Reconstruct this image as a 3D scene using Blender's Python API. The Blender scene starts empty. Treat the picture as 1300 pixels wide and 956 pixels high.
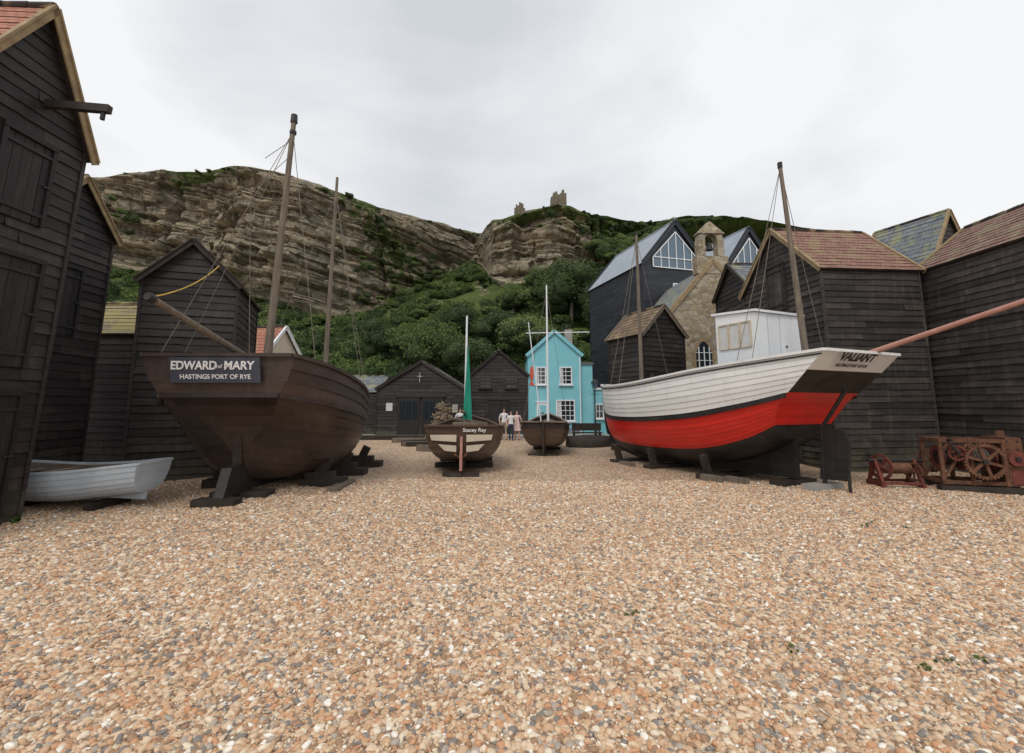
import bpy, math, random
import numpy as np
from mathutils import Vector, Matrix, noise
random.seed(7); np.random.seed(7)
R=random.random
def U(a,b): return a+(b-a)*random.random()
scene=bpy.context.scene
COL=scene.collection

# ------------------------------------------------------------------ materials
def new_mat(name):
    m=bpy.data.materials.new(name); m.use_nodes=True
    nt=m.node_tree; b=nt.nodes['Principled BSDF']
    return m,nt,b
def N(nt,typ,**kw):
    n=nt.nodes.new(typ)
    for k,v in kw.items(): setattr(n,k,v)
    return n
def ramp(nt,stops,interp='LINEAR'):
    r=nt.nodes.new('ShaderNodeValToRGB'); r.color_ramp.interpolation=interp
    el=r.color_ramp.elements
    while len(el)>1: el.remove(el[-1])
    el[0].position=stops[0][0]; el[0].color=(*stops[0][1],1)
    for p,c in stops[1:]:
        e=el.new(p); e.color=(*c,1)
    return r
def gmat(name,c1,c2,rough=.7,scale=4,stretch=(1,1,1),bump=.3,bscale=None,bdist=.01,island=0,spec=.4,metal=0,coat=0,detail=6,streak=0,streakc=(.3,.28,.25),algae=0):
    m,nt,b=new_mat(name); L=nt.links
    tc=N(nt,'ShaderNodeTexCoord'); mp=N(nt,'ShaderNodeMapping'); mp.inputs['Scale'].default_value=stretch
    L.new(tc.outputs['Object'],mp.inputs['Vector'])
    n=N(nt,'ShaderNodeTexNoise'); n.inputs['Scale'].default_value=scale; n.inputs['Detail'].default_value=detail; n.inputs['Roughness'].default_value=.65
    L.new(mp.outputs[0],n.inputs['Vector'])
    r=ramp(nt,[(.3,c1),(.7,c2)]); L.new(n.outputs['Fac'],r.inputs['Fac'])
    col=r.outputs[0]
    if streak:
        mp2=N(nt,'ShaderNodeMapping'); mp2.inputs['Scale'].default_value=(3,3,.35); L.new(tc.outputs['Object'],mp2.inputs['Vector'])
        n5=N(nt,'ShaderNodeTexNoise'); n5.inputs['Scale'].default_value=2.5; n5.inputs['Detail'].default_value=8; n5.inputs['Roughness'].default_value=.7; L.new(mp2.outputs[0],n5.inputs['Vector'])
        r5=ramp(nt,[(.52,(0,0,0)),(.75,(streak,)*3)]); L.new(n5.outputs['Fac'],r5.inputs['Fac'])
        m5=N(nt,'ShaderNodeMixRGB'); L.new(r5.outputs[0],m5.inputs['Fac']); L.new(col,m5.inputs['Color1']); m5.inputs['Color2'].default_value=(*streakc,1); col=m5.outputs[0]
    if island:
        g=N(nt,'ShaderNodeNewGeometry')
        mr=N(nt,'ShaderNodeMapRange'); mr.inputs['To Min'].default_value=1-island; mr.inputs['To Max'].default_value=1+island
        L.new(g.outputs['Random Per Island'],mr.inputs['Value'])
        hs=N(nt,'ShaderNodeHueSaturation'); L.new(mr.outputs[0],hs.inputs['Value']); L.new(col,hs.inputs['Color']); col=hs.outputs[0]
    if algae:
        sp=N(nt,'ShaderNodeSeparateXYZ'); L.new(tc.outputs['Object'],sp.inputs[0])
        n6=N(nt,'ShaderNodeTexNoise'); n6.inputs['Scale'].default_value=3; n6.inputs['Detail'].default_value=7; L.new(tc.outputs['Object'],n6.inputs['Vector'])
        mz=N(nt,'ShaderNodeMapRange'); mz.inputs['From Min'].default_value=0; mz.inputs['From Max'].default_value=1.6; mz.inputs['To Min'].default_value=.35; mz.inputs['To Max'].default_value=-.25; L.new(sp.outputs['Z'],mz.inputs['Value'])
        aa=N(nt,'ShaderNodeMath',operation='ADD'); L.new(mz.outputs[0],aa.inputs[0]); L.new(n6.outputs['Fac'],aa.inputs[1])
        ra=ramp(nt,[(.55,(0,0,0)),(.9,(algae,)*3)]); L.new(aa.outputs[0],ra.inputs['Fac'])
        ma_=N(nt,'ShaderNodeMixRGB'); L.new(ra.outputs[0],ma_.inputs['Fac']); L.new(col,ma_.inputs['Color1']); ma_.inputs['Color2'].default_value=(.10,.095,.06,1); col=ma_.outputs[0]
    L.new(col,b.inputs['Base Color'])
    b.inputs['Roughness'].default_value=rough; b.inputs['Specular IOR Level'].default_value=spec; b.inputs['Metallic'].default_value=metal
    b.inputs['Coat Weight'].default_value=coat
    if bump:
        n2=N(nt,'ShaderNodeTexNoise'); n2.inputs['Scale'].default_value=bscale or scale*4; n2.inputs['Detail'].default_value=6
        L.new(mp.outputs[0],n2.inputs['Vector'])
        bp=N(nt,'ShaderNodeBump'); bp.inputs['Strength'].default_value=bump; bp.inputs['Distance'].default_value=bdist
        L.new(n2.outputs['Fac'],bp.inputs['Height']); L.new(bp.outputs[0],b.inputs['Normal'])
    return m

M={}
M['tar']=gmat('tarred_boards',(.014,.0115,.0115),(.036,.030,.028),.6,1.6,(1,1,5),.6,9,.012,island=.45,spec=.35,streak=.5,streakc=(.07,.06,.052),algae=.5)
M['tar_grey']=gmat('weathered_tarred_boards',(.023,.020,.019),(.060,.051,.046),.68,1.6,(1,1,5),.6,9,.012,island=.45,spec=.3,streak=.6,streakc=(.12,.10,.088),algae=.7)
M['tardoor']=gmat('tarred_door',(.010,.009,.009),(.026,.022,.022),.6,3,(5,5,.6),.5,10,.01,island=.3)
M['barge']=gmat('barge_timber',(.20,.14,.08),(.36,.27,.15),.8,5,(1,1,1),.4)
M['oldwood']=gmat('weathered_timber',(.10,.078,.058),(.22,.18,.14),.85,3,(6,6,.8),.6,10,.01)
M['darkwood']=gmat('dark_timber',(.018,.014,.011),(.05,.038,.03),.75,3,(1,1,1),.6,14,.01)
M['iron']=gmat('black_iron',(.012,.012,.013),(.03,.028,.027),.55,8)
M['rust']=gmat('rusty_iron',(.06,.028,.017),(.20,.09,.05),.85,7,(1,1,1),.7,30,.008)
M['rust2']=gmat('red_oxide_iron',(.09,.022,.018),(.21,.06,.042),.8,7,(1,1,1),.6,30,.006)
M['brownhull']=gmat('brown_hull_paint',(.024,.015,.012),(.048,.031,.024),.4,2,(.4,1,3),.4,20,.006,island=.3,spec=.5,streak=.5,streakc=(.085,.065,.055))
M['brownbul']=gmat('brown_bulwark_paint',(.042,.028,.023),(.075,.052,.044),.5,2,(.5,1,4),.4,20,.006,island=.2,streak=.4,streakc=(.11,.09,.08))
M['midbrown']=gmat('mid_brown_paint',(.055,.032,.022),(.10,.062,.042),.5,2,(.5,1,4),.4,20,.006,island=.2)
M['red']=gmat('red_hull_paint',(.56,.014,.010),(.68,.028,.018),.36,1.5,(.5,1,3),.3,18,.005,island=.10,spec=.5,streak=.35,streakc=(.30,.05,.035))
M['blackhull']=gmat('black_hull_paint',(.009,.009,.010),(.028,.026,.026),.5,2,(.5,1,3),.4,18,.006,island=.3,streak=.4,streakc=(.07,.06,.055))
M['whitehull']=gmat('white_hull_paint',(.68,.69,.69),(.80,.80,.79),.42,1.2,(.6,1,3),.25,18,.005,island=.04,streak=.35,streakc=(.45,.41,.36))
M['white']=gmat('white_paint',(.68,.72,.76),(.78,.80,.82),.5,1.5,(1,1,1),.15,streak=.2,streakc=(.5,.48,.44))
M['cream']=gmat('cream_paint',(.48,.42,.33),(.60,.53,.43),.6,3)
M['dinghy']=gmat('pale_blue_grey_paint',(.46,.52,.58),(.58,.64,.69),.5,2,(1,1,1),.3,16,.006,island=.06,streak=.3,streakc=(.3,.32,.33))
M['inwood']=gmat('boat_interior_wood',(.14,.10,.075),(.26,.20,.15),.75,5)
M['deck']=gmat('deck_wood',(.08,.065,.055),(.16,.13,.11),.8,3,(.6,5,1),.4)
M['spar_pink']=gmat('faded_red_spar',(.33,.15,.12),(.48,.26,.21),.7,4)
M['rope']=gmat('rope',(.12,.10,.08),(.22,.19,.16),.9,8)
M['yrope']=gmat('yellow_rope',(.55,.33,.03),(.65,.42,.06),.7,8)
M['turq']=gmat('turquoise_render',(.17,.48,.56),(.24,.56,.64),.8,.8,(1,1,1),.2,25,.004,streak=.35,streakc=(.36,.54,.57))
M['navyclad']=gmat('blue_black_cladding',(.017,.020,.027),(.030,.035,.045),.5,1,(1,1,3),.2,island=.25)
M['slate']=gmat('slate',(.11,.13,.16),(.20,.22,.25),.5,1.5,(1,1,1),.3,island=.25)
M['greyroof']=gmat('pale_grey_roof',(.24,.28,.33),(.32,.36,.41),.5,1,(1,1,1),.1)
M['concrete']=gmat('concrete',(.28,.27,.25),(.38,.36,.33),.9,1)
M['skin']=gmat('skin',(.50,.30,.22),(.56,.35,.27),.6,10,bump=0)
M['hair']=gmat('brown_hair',(.06,.035,.02),(.12,.07,.04),.6,30)
M['shirtw']=gmat('white_shirt',(.62,.62,.63),(.74,.74,.74),.9,6)
M['shirtb']=gmat('pink_dress',(.62,.46,.46),(.74,.58,.57),.9,6)
M['navy']=gmat('navy_trousers',(.02,.025,.05),(.035,.04,.08),.9,6)
M['khaki']=gmat('khaki_shorts',(.22,.18,.13),(.3,.25,.18),.9,6)
M['signblue']=gmat('sign_board',(.045,.052,.075),(.065,.075,.10),.5,3)
M['greensail']=gmat('green_sail_cover',(.0,.17,.11),(.02,.28,.19),.8,3,(3,3,.5),.5)
M['redmural']=gmat('red_mural_paint',(.55,.07,.04),(.65,.14,.08),.7,4)
M['curtain']=gmat('net_curtain',(.45,.47,.48),(.6,.62,.62),.9,5)
m,nt,b=new_mat('window_glass'); b.inputs['Base Color'].default_value=(.02,.028,.035,1); b.inputs['Roughness'].default_value=.06; b.inputs['Specular IOR Level'].default_value=.9; M['glass']=m
m,nt,b=new_mat('sky_blue_glass'); b.inputs['Base Color'].default_value=(.07,.12,.17,1); b.inputs['Roughness'].default_value=.08; b.inputs['Specular IOR Level'].default_value=1; M['glass2']=m
m,nt,b=new_mat('black_lettering'); b.inputs['Base Color'].default_value=(.012,.012,.012,1); M['ink']=m
m,nt,b=new_mat('white_lettering'); b.inputs['Base Color'].default_value=(.8,.8,.8,1); M['wink']=m

def tile_mat(name,cs,moss=(.25,.22,.08),mossf=.62,bw=.17,bh=.11):
    m,nt,b=new_mat(name); L=nt.links
    tc=N(nt,'ShaderNodeTexCoord')
    br=N(nt,'ShaderNodeTexBrick'); br.inputs['Scale'].default_value=1; br.inputs['Brick Width'].default_value=bw; br.inputs['Row Height'].default_value=bh
    br.inputs['Mortar Size'].default_value=.006; br.inputs['Color1'].default_value=(*cs[0],1); br.inputs['Color2'].default_value=(*cs[1],1); br.inputs['Mortar'].default_value=(.03,.02,.018,1)
    L.new(tc.outputs['UV'],br.inputs['Vector'])
    n=N(nt,'ShaderNodeTexNoise'); n.inputs['Scale'].default_value=2.2; n.inputs['Detail'].default_value=8; L.new(tc.outputs['Object'],n.inputs['Vector'])
    r=ramp(nt,[(mossf-.08,(0,0,0)),(mossf+.06,(1,1,1))]); L.new(n.outputs['Fac'],r.inputs['Fac'])
    mx=N(nt,'ShaderNodeMixRGB'); L.new(r.outputs[0],mx.inputs['Fac']); L.new(br.outputs['Color'],mx.inputs['Color1']); mx.inputs['Color2'].default_value=(*moss,1)
    L.new(mx.outputs[0],b.inputs['Base Color']); b.inputs['Roughness'].default_value=.85
    bp=N(nt,'ShaderNodeBump'); bp.inputs['Strength'].default_value=.6; bp.inputs['Distance'].default_value=.015; L.new(br.outputs['Color'],bp.inputs['Height']); L.new(bp.outputs[0],b.inputs['Normal'])
    return m
M['redtile']=tile_mat('red_clay_tiles',[(.20,.095,.07),(.31,.16,.12)],(.24,.17,.10),.56)
M['browntile']=tile_mat('brown_clay_tiles',[(.17,.09,.07),(.27,.15,.115)],(.22,.18,.12),.58)
M['mosstile']=tile_mat('mossy_tiles',[(.20,.16,.10),(.28,.22,.14)],(.26,.22,.09),.5)
M['orangetile']=tile_mat('orange_tiles',[(.34,.13,.08),(.42,.18,.12)],(.3,.2,.1),.62)
M['slatetile']=tile_mat('slate_tiles',[(.11,.125,.145),(.19,.21,.23)],(.24,.24,.15),.56,.3,.2)
M['mosswood']=tile_mat('lichen_tan_roof',[(.13,.085,.055),(.19,.13,.085)],(.22,.16,.09),.55)

def stone_mat(name,k=1.0):
    m,nt,b=new_mat(name); L=nt.links
    tc=N(nt,'ShaderNodeTexCoord'); mp=N(nt,'ShaderNodeMapping'); mp.inputs['Scale'].default_value=(3.2,3.2,5)
    L.new(tc.outputs['Object'],mp.inputs['Vector'])
    v=N(nt,'ShaderNodeTexVoronoi'); v.inputs['Scale'].default_value=1; L.new(mp.outputs[0],v.inputs['Vector'])
    sp=N(nt,'ShaderNodeSeparateColor'); L.new(v.outputs['Color'],sp.inputs[0])
    f=lambda c: tuple(x*k for x in c)
    r=ramp(nt,[(0,f((.22,.17,.11))),(.35,f((.33,.27,.18))),(.7,f((.40,.35,.26))),(1,f((.26,.23,.19)))]); L.new(sp.outputs[0],r.inputs['Fac'])
    ve=N(nt,'ShaderNodeTexVoronoi',feature='DISTANCE_TO_EDGE'); ve.inputs['Scale'].default_value=1; L.new(mp.outputs[0],ve.inputs['Vector'])
    r2=ramp(nt,[(0,(.55,.55,.55)),(.06,(1,1,1))]); L.new(ve.outputs['Distance'],r2.inputs['Fac'])
    mx=N(nt,'ShaderNodeMixRGB',blend_type='MULTIPLY'); mx.inputs['Fac'].default_value=1; L.new(r.outputs[0],mx.inputs['Color1']); L.new(r2.outputs[0],mx.inputs['Color2'])
    L.new(mx.outputs[0],b.inputs['Base Color']); b.inputs['Roughness'].default_value=.9
    bp=N(nt,'ShaderNodeBump'); bp.inputs['Strength'].default_value=.7; bp.inputs['Distance'].default_value=.03; L.new(r2.outputs[0],bp.inputs['Height']); L.new(bp.outputs[0],b.inputs['Normal'])
    return m
M['stone']=stone_mat('rubble_stone'); M['ruinstone']=stone_mat('ruin_stone',.45)

PEB=[(0,(.55,.36,.215)),(.14,(.65,.48,.32)),(.27,(.33,.20,.12)),(.38,(.73,.62,.47)),(.46,(.58,.385,.24)),(.58,(.22,.195,.175)),(.67,(.56,.30,.16)),(.77,(.69,.53,.37)),(.87,(.41,.35,.29)),(.955,(.84,.79,.70))]
def pebble_mat():
    m,nt,b=new_mat('flint_pebble'); L=nt.links
    oi=N(nt,'ShaderNodeObjectInfo'); r=ramp(nt,PEB,'CONSTANT'); L.new(oi.outputs['Random'],r.inputs['Fac'])
    tc=N(nt,'ShaderNodeTexCoord'); n=N(nt,'ShaderNodeTexNoise'); n.inputs['Scale'].default_value=2.5; L.new(tc.outputs['Object'],n.inputs['Vector'])
    mr=N(nt,'ShaderNodeMapRange'); mr.inputs['To Min'].default_value=.5; mr.inputs['To Max'].default_value=1.35; L.new(n.outputs['Fac'],mr.inputs['Value'])
    hs=N(nt,'ShaderNodeHueSaturation'); L.new(mr.outputs[0],hs.inputs['Value']); L.new(r.outputs[0],hs.inputs['Color'])
    L.new(hs.outputs[0],b.inputs['Base Color']); b.inputs['Roughness'].default_value=.55; b.inputs['Specular IOR Level'].default_value=.4
    return m
M['pebble']=pebble_mat()
def shingle_mat():
    m,nt,b=new_mat('shingle'); L=nt.links
    tc=N(nt,'ShaderNodeTexCoord')
    v=N(nt,'ShaderNodeTexVoronoi'); v.inputs['Scale'].default_value=25; L.new(tc.outputs['Object'],v.inputs['Vector'])
    sp=N(nt,'ShaderNodeSeparateColor'); L.new(v.outputs['Color'],sp.inputs[0])
    r=ramp(nt,PEB,'CONSTANT'); L.new(sp.outputs[0],r.inputs['Fac'])
    r2=ramp(nt,[(.2,(1,1,1)),(.8,(.3,.26,.22))]); L.new(v.outputs['Distance'],r2.inputs['Fac'])
    mx=N(nt,'ShaderNodeMixRGB',blend_type='MULTIPLY'); mx.inputs['Fac'].default_value=.85; L.new(r.outputs[0],mx.inputs['Color1']); L.new(r2.outputs[0],mx.inputs['Color2'])
    n=N(nt,'ShaderNodeTexNoise'); n.inputs['Scale'].default_value=.5; n.inputs['Detail'].default_value=5; L.new(tc.outputs['Object'],n.inputs['Vector'])
    mr=N(nt,'ShaderNodeMapRange'); mr.inputs['To Min'].default_value=.84; mr.inputs['To Max'].default_value=1.3; L.new(n.outputs['Fac'],mr.inputs['Value'])
    hs=N(nt,'ShaderNodeHueSaturation'); L.new(mr.outputs[0],hs.inputs['Value']); L.new(mx.outputs[0],hs.inputs['Color'])
    L.new(hs.outputs[0],b.inputs['Base Color']); b.inputs['Roughness'].default_value=.75
    bp=N(nt,'ShaderNodeBump',invert=True); bp.inputs['Strength'].default_value=.8; bp.inputs['Distance'].default_value=.02; L.new(v.outputs['Distance'],bp.inputs['Height']); L.new(bp.outputs[0],b.inputs['Normal'])
    return m
M['shingle']=shingle_mat()
def leaf_mat(name,cs):
    m,nt,b=new_mat(name); L=nt.links
    g=N(nt,'ShaderNodeNewGeometry'); oi=N(nt,'ShaderNodeObjectInfo')
    ad=N(nt,'ShaderNodeMath',operation='MULTIPLY_ADD'); ad.inputs[1].default_value=.40; L.new(g.outputs['Random Per Island'],ad.inputs[0])
    mu=N(nt,'ShaderNodeMath',operation='MULTIPLY'); mu.inputs[1].default_value=.6; L.new(oi.outputs['Random'],mu.inputs[0]); L.new(mu.outputs[0],ad.inputs[2])
    r=ramp(nt,[(i/(len(cs)-1),c) for i,c in enumerate(cs)]); L.new(ad.outputs[0],r.inputs['Fac'])
    L.new(r.outputs[0],b.inputs['Base Color']); b.inputs['Roughness'].default_value=.6; b.inputs['Specular IOR Level'].default_value=.25
    tr=N(nt,'ShaderNodeBsdfTranslucent'); L.new(r.outputs[0],tr.inputs['Color']); ms=N(nt,'ShaderNodeMixShader'); ms.inputs[0].default_value=.3
    L.new(b.outputs[0],ms.inputs[1]); L.new(tr.outputs[0],ms.inputs[2]); L.new(ms.outputs[0],nt.nodes['Material Output'].inputs['Surface'])
    return m
M['leaf']=leaf_mat('foliage',[(.055,.095,.025),(.10,.155,.04),(.165,.22,.065),(.25,.285,.115)])
M['leafd']=leaf_mat('dark_foliage',[(.040,.070,.027),(.068,.11,.04),(.115,.16,.06)])
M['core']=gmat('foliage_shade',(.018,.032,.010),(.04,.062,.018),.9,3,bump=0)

def terrain_mat():
    m,nt,b=new_mat('sandstone_and_grass'); L=nt.links
    tc=N(nt,'ShaderNodeTexCoord'); sx=N(nt,'ShaderNodeSeparateXYZ'); L.new(tc.outputs['Object'],sx.inputs[0])
    nz=N(nt,'ShaderNodeTexNoise'); nz.inputs['Scale'].default_value=.08; nz.inputs['Detail'].default_value=3; L.new(tc.outputs['Object'],nz.inputs['Vector'])
    a=N(nt,'ShaderNodeMath',operation='MULTIPLY_ADD'); a.inputs[1].default_value=.13; L.new(sx.outputs['X'],a.inputs[0]); L.new(sx.outputs['Z'],a.inputs[2])
    c=N(nt,'ShaderNodeMath',operation='MULTIPLY_ADD'); c.inputs[1].default_value=1.5; L.new(nz.outputs['Fac'],c.inputs[0]); L.new(a.outputs[0],c.inputs[2])
    s1=N(nt,'ShaderNodeTexNoise',noise_dimensions='1D'); s1.inputs['Scale'].default_value=1.1; s1.inputs['Detail'].default_value=6; s1.inputs['Roughness'].default_value=.75; L.new(c.outputs[0],s1.inputs['W'])
    r=ramp(nt,[(.28,(.15,.115,.08)),(.37,(.42,.345,.235)),(.48,(.60,.52,.39)),(.56,(.36,.30,.22)),(.62,(.55,.45,.32)),(.75,(.66,.58,.45))]); L.new(s1.outputs['Fac'],r.inputs['Fac'])
    n3=N(nt,'ShaderNodeTexNoise'); n3.inputs['Scale'].default_value=.35; n3.inputs['Detail'].default_value=9; n3.inputs['Roughness'].default_value=.7; L.new(tc.outputs['Object'],n3.inputs['Vector'])
    r3=ramp(nt,[(.38,(.40,.42,.42)),(.50,(.82,.84,.84)),(.60,(1.0,.98,.95))]); L.new(n3.outputs['Fac'],r3.inputs['Fac'])
    mx=N(nt,'ShaderNodeMixRGB',blend_type='MULTIPLY'); mx.inputs['Fac'].default_value=.9; L.new(r.outputs[0],mx.inputs['Color1']); L.new(r3.outputs[0],mx.inputs['Color2'])
    mp=N(nt,'ShaderNodeMapping'); mp.inputs['Scale'].default_value=(.55,.2,.12); L.new(tc.outputs['Object'],mp.inputs['Vector'])
    vo=N(nt,'ShaderNodeTexVoronoi',feature='DISTANCE_TO_EDGE'); vo.inputs['Scale'].default_value=1; L.new(mp.outputs[0],vo.inputs['Vector'])
    rv=ramp(nt,[(0,(.3,.29,.27)),(.05,(1,1,1))]); L.new(vo.outputs['Distance'],rv.inputs['Fac'])
    mj=N(nt,'ShaderNodeMixRGB',blend_type='MULTIPLY'); mj.inputs['Fac'].default_value=.55; L.new(mx.outputs[0],mj.inputs['Color1']); L.new(rv.outputs[0],mj.inputs['Color2'])
    at=N(nt,'ShaderNodeAttribute',attribute_name='green')
    n4=N(nt,'ShaderNodeTexNoise'); n4.inputs['Scale'].default_value=.8; n4.inputs['Detail'].default_value=8; L.new(tc.outputs['Object'],n4.inputs['Vector'])
    ad=N(nt,'ShaderNodeMath',operation='ADD'); L.new(at.outputs['Fac'],ad.inputs[0]); L.new(n4.outputs['Fac'],ad.inputs[1])
    rg=ramp(nt,[(.90,(0,0,0)),(.98,(1,1,1))]); L.new(ad.outputs[0],rg.inputs['Fac'])
    gr=ramp(nt,[(.3,(.07,.10,.03)),(.5,(.125,.165,.052)),(.7,(.22,.24,.10))]); L.new(n3.outputs['Fac'],gr.inputs['Fac'])
    m2=N(nt,'ShaderNodeMixRGB'); L.new(rg.outputs[0],m2.inputs['Fac']); L.new(mj.outputs[0],m2.inputs['Color1']); L.new(gr.outputs[0],m2.inputs['Color2'])
    L.new(m2.outputs[0],b.inputs['Base Color']); b.inputs['Roughness'].default_value=.95; b.inputs['Specular IOR Level'].default_value=.1
    hh=N(nt,'ShaderNodeMath',operation='MULTIPLY_ADD'); hh.inputs[1].default_value=1.6; L.new(s1.outputs['Fac'],hh.inputs[0]); L.new(n3.outputs['Fac'],hh.inputs[2])
    bp=N(nt,'ShaderNodeBump'); bp.inputs['Strength'].default_value=1; bp.inputs['Distance'].default_value=.9; L.new(hh.outputs[0],bp.inputs['Height']); L.new(bp.outputs[0],b.inputs['Normal'])
    return m
M['terrain']=terrain_mat()

# ------------------------------------------------------------------ mesh builder
class MB:
    def __init__(s): s.v=[];s.f=[];s.m=[];s.uv=[];s.mats=[]
    def mi(s,mat):
        if isinstance(mat,str): mat=M[mat]
        if mat not in s.mats: s.mats.append(mat)
        return s.mats.index(mat)
    def poly(s,pts,mat,uv=None):
        n=len(s.v); s.v+= [tuple(p) for p in pts]; s.f.append(tuple(range(n,n+len(pts)))); s.m.append(s.mi(mat)); s.uv.append(uv or [(0,0)]*len(pts))
    def hexa(s,p,mat):
        n=len(s.v); s.v+=[tuple(q) for q in p]
        for f in ((0,3,2,1),(4,5,6,7),(0,1,5,4),(1,2,6,5),(2,3,7,6),(3,0,4,7)):
            s.f.append(tuple(n+i for i in f)); s.m.append(s.mi(mat)); s.uv.append([(0,0)]*4)
    def box(s,a,b,mat):
        x0,y0,z0=a;x1,y1,z1=b
        s.hexa([(x0,y0,z0),(x1,y0,z0),(x1,y1,z0),(x0,y1,z0),(x0,y0,z1),(x1,y0,z1),(x1,y1,z1),(x0,y1,z1)],mat)
    def beam(s,p0,p1,w,h,mat,up=(0,0,1)):
        p0=Vector(p0);p1=Vector(p1);d=(p1-p0)
        if d.length<1e-6:return
        d.normalize();up=Vector(up)
        if abs(d.dot(up))>.99: up=Vector((1,0,0))
        x=d.cross(up).normalized(); z=x.cross(d).normalized()
        q=[]
        for p in (p0,p1):
            for a,b in ((-1,-1),(1,-1),(1,1),(-1,1)): q.append(p+x*a*w/2+z*b*h/2)
        s.hexa(q,mat)
    def cyl(s,p0,p1,r0,r1,mat,n=10,cap=True):
        p0=Vector(p0);p1=Vector(p1);d=(p1-p0).normalized()
        up=Vector((0,0,1)) if abs(d.z)<.9 else Vector((1,0,0))
        x=d.cross(up).normalized();y=x.cross(d)
        b=len(s.v)
        for p,r in ((p0,r0),(p1,r1)):
            for i in range(n):
                a=2*math.pi*i/n; s.v.append(tuple(p+x*math.cos(a)*r+y*math.sin(a)*r))
        k=s.mi(mat)
        for i in range(n):
            j=(i+1)%n; s.f.append((b+i,b+j,b+n+j,b+n+i)); s.m.append(k); s.uv.append([(0,0)]*4)
        if cap:
            s.f.append(tuple(b+i for i in range(n))[::-1]); s.m.append(k); s.uv.append([(0,0)]*n)
            s.f.append(tuple(b+n+i for i in range(n))); s.m.append(k); s.uv.append([(0,0)]*n)
    def path(s,pts,r,mat,n=6):
        for a,b in zip(pts[:-1],pts[1:]): s.cyl(a,b,r,r,mat,n,False)
    def build(s,name,parent=None,smooth=False):
        me=bpy.data.meshes.new(name); me.from_pydata(s.v,[],s.f)
        for m in s.mats: me.materials.append(m)
        me.polygons.foreach_set('material_index',s.m)
        uvl=me.uv_layers.new(name='UVMap'); flat=[c for f in s.uv for p in f for c in p]; uvl.data.foreach_set('uv',flat)
        if smooth: me.polygons.foreach_set('use_smooth',[True]*len(s.f))
        me.update(); o=bpy.data.objects.new(name,me); COL.objects.link(o)
        if parent: o.parent=parent
        return o
def empty(name,loc=(0,0,0),rz=0):
    e=bpy.data.objects.new(name,None); e.location=loc; e.rotation_euler=(0,0,rz); e.empty_display_size=.3; COL.objects.link(e); return e

def clap(mb,O,X,Zd,Nn,xl,xr,z0,z1,mat,bh=.2,lip=.03,seg=(1.4,3.2)):
    O=Vector(O);X=Vector(X).normalized();Zd=Vector(Zd).normalized();Nn=Vector(Nn).normalized()
    z=z0
    while z<z1-.01:
        zt=min(z+bh,z1); a0,a1=xl(z),xr(z); b0,b1=xl(zt),xr(zt)
        if a1-a0<.03: break
        cuts=[0]; x=U(*seg)*.6
        while x<(a1-a0)-.3: cuts.append(x/(a1-a0)); x+=U(*seg)
        cuts.append(1)
        for c0,c1 in zip(cuts[:-1],cuts[1:]):
            l=lip*U(.7,1.35); dz=U(-.010,.010) if z>z0 else 0; dz2=dz+(U(-.008,.008) if z>z0 else 0)
            p=lambda f,zz,o,lo,hi: O+X*(lo+(hi-lo)*f)+Zd*zz+Nn*o
            A=p(c0,z+dz,l,a0,a1);B=p(c1,z+dz2,l,a0,a1);C=p(c1,zt+.014,.004,b0,b1);D=p(c0,zt+.014,.004,b0,b1)
            E=p(c0,z+dz,-.01,a0,a1);F=p(c1,z+dz2,-.01,a0,a1)
            n=len(mb.v); mb.v+=[tuple(q) for q in (A,B,C,D,E,F)]
            k=mb.mi(mat)
            ua=a0+(a1-a0)*c0; ub=a0+(a1-a0)*c1
            mb.f+=[(n,n+1,n+2,n+3),(n+4,n+5,n+1,n)]; mb.m+=[k,k]; mb.uv+=[[(ua,z),(ub,z),(ub,zt),(ua,zt)],[(ua,z),(ub,z),(ub,z),(ua,z)]]
        z=zt

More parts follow.
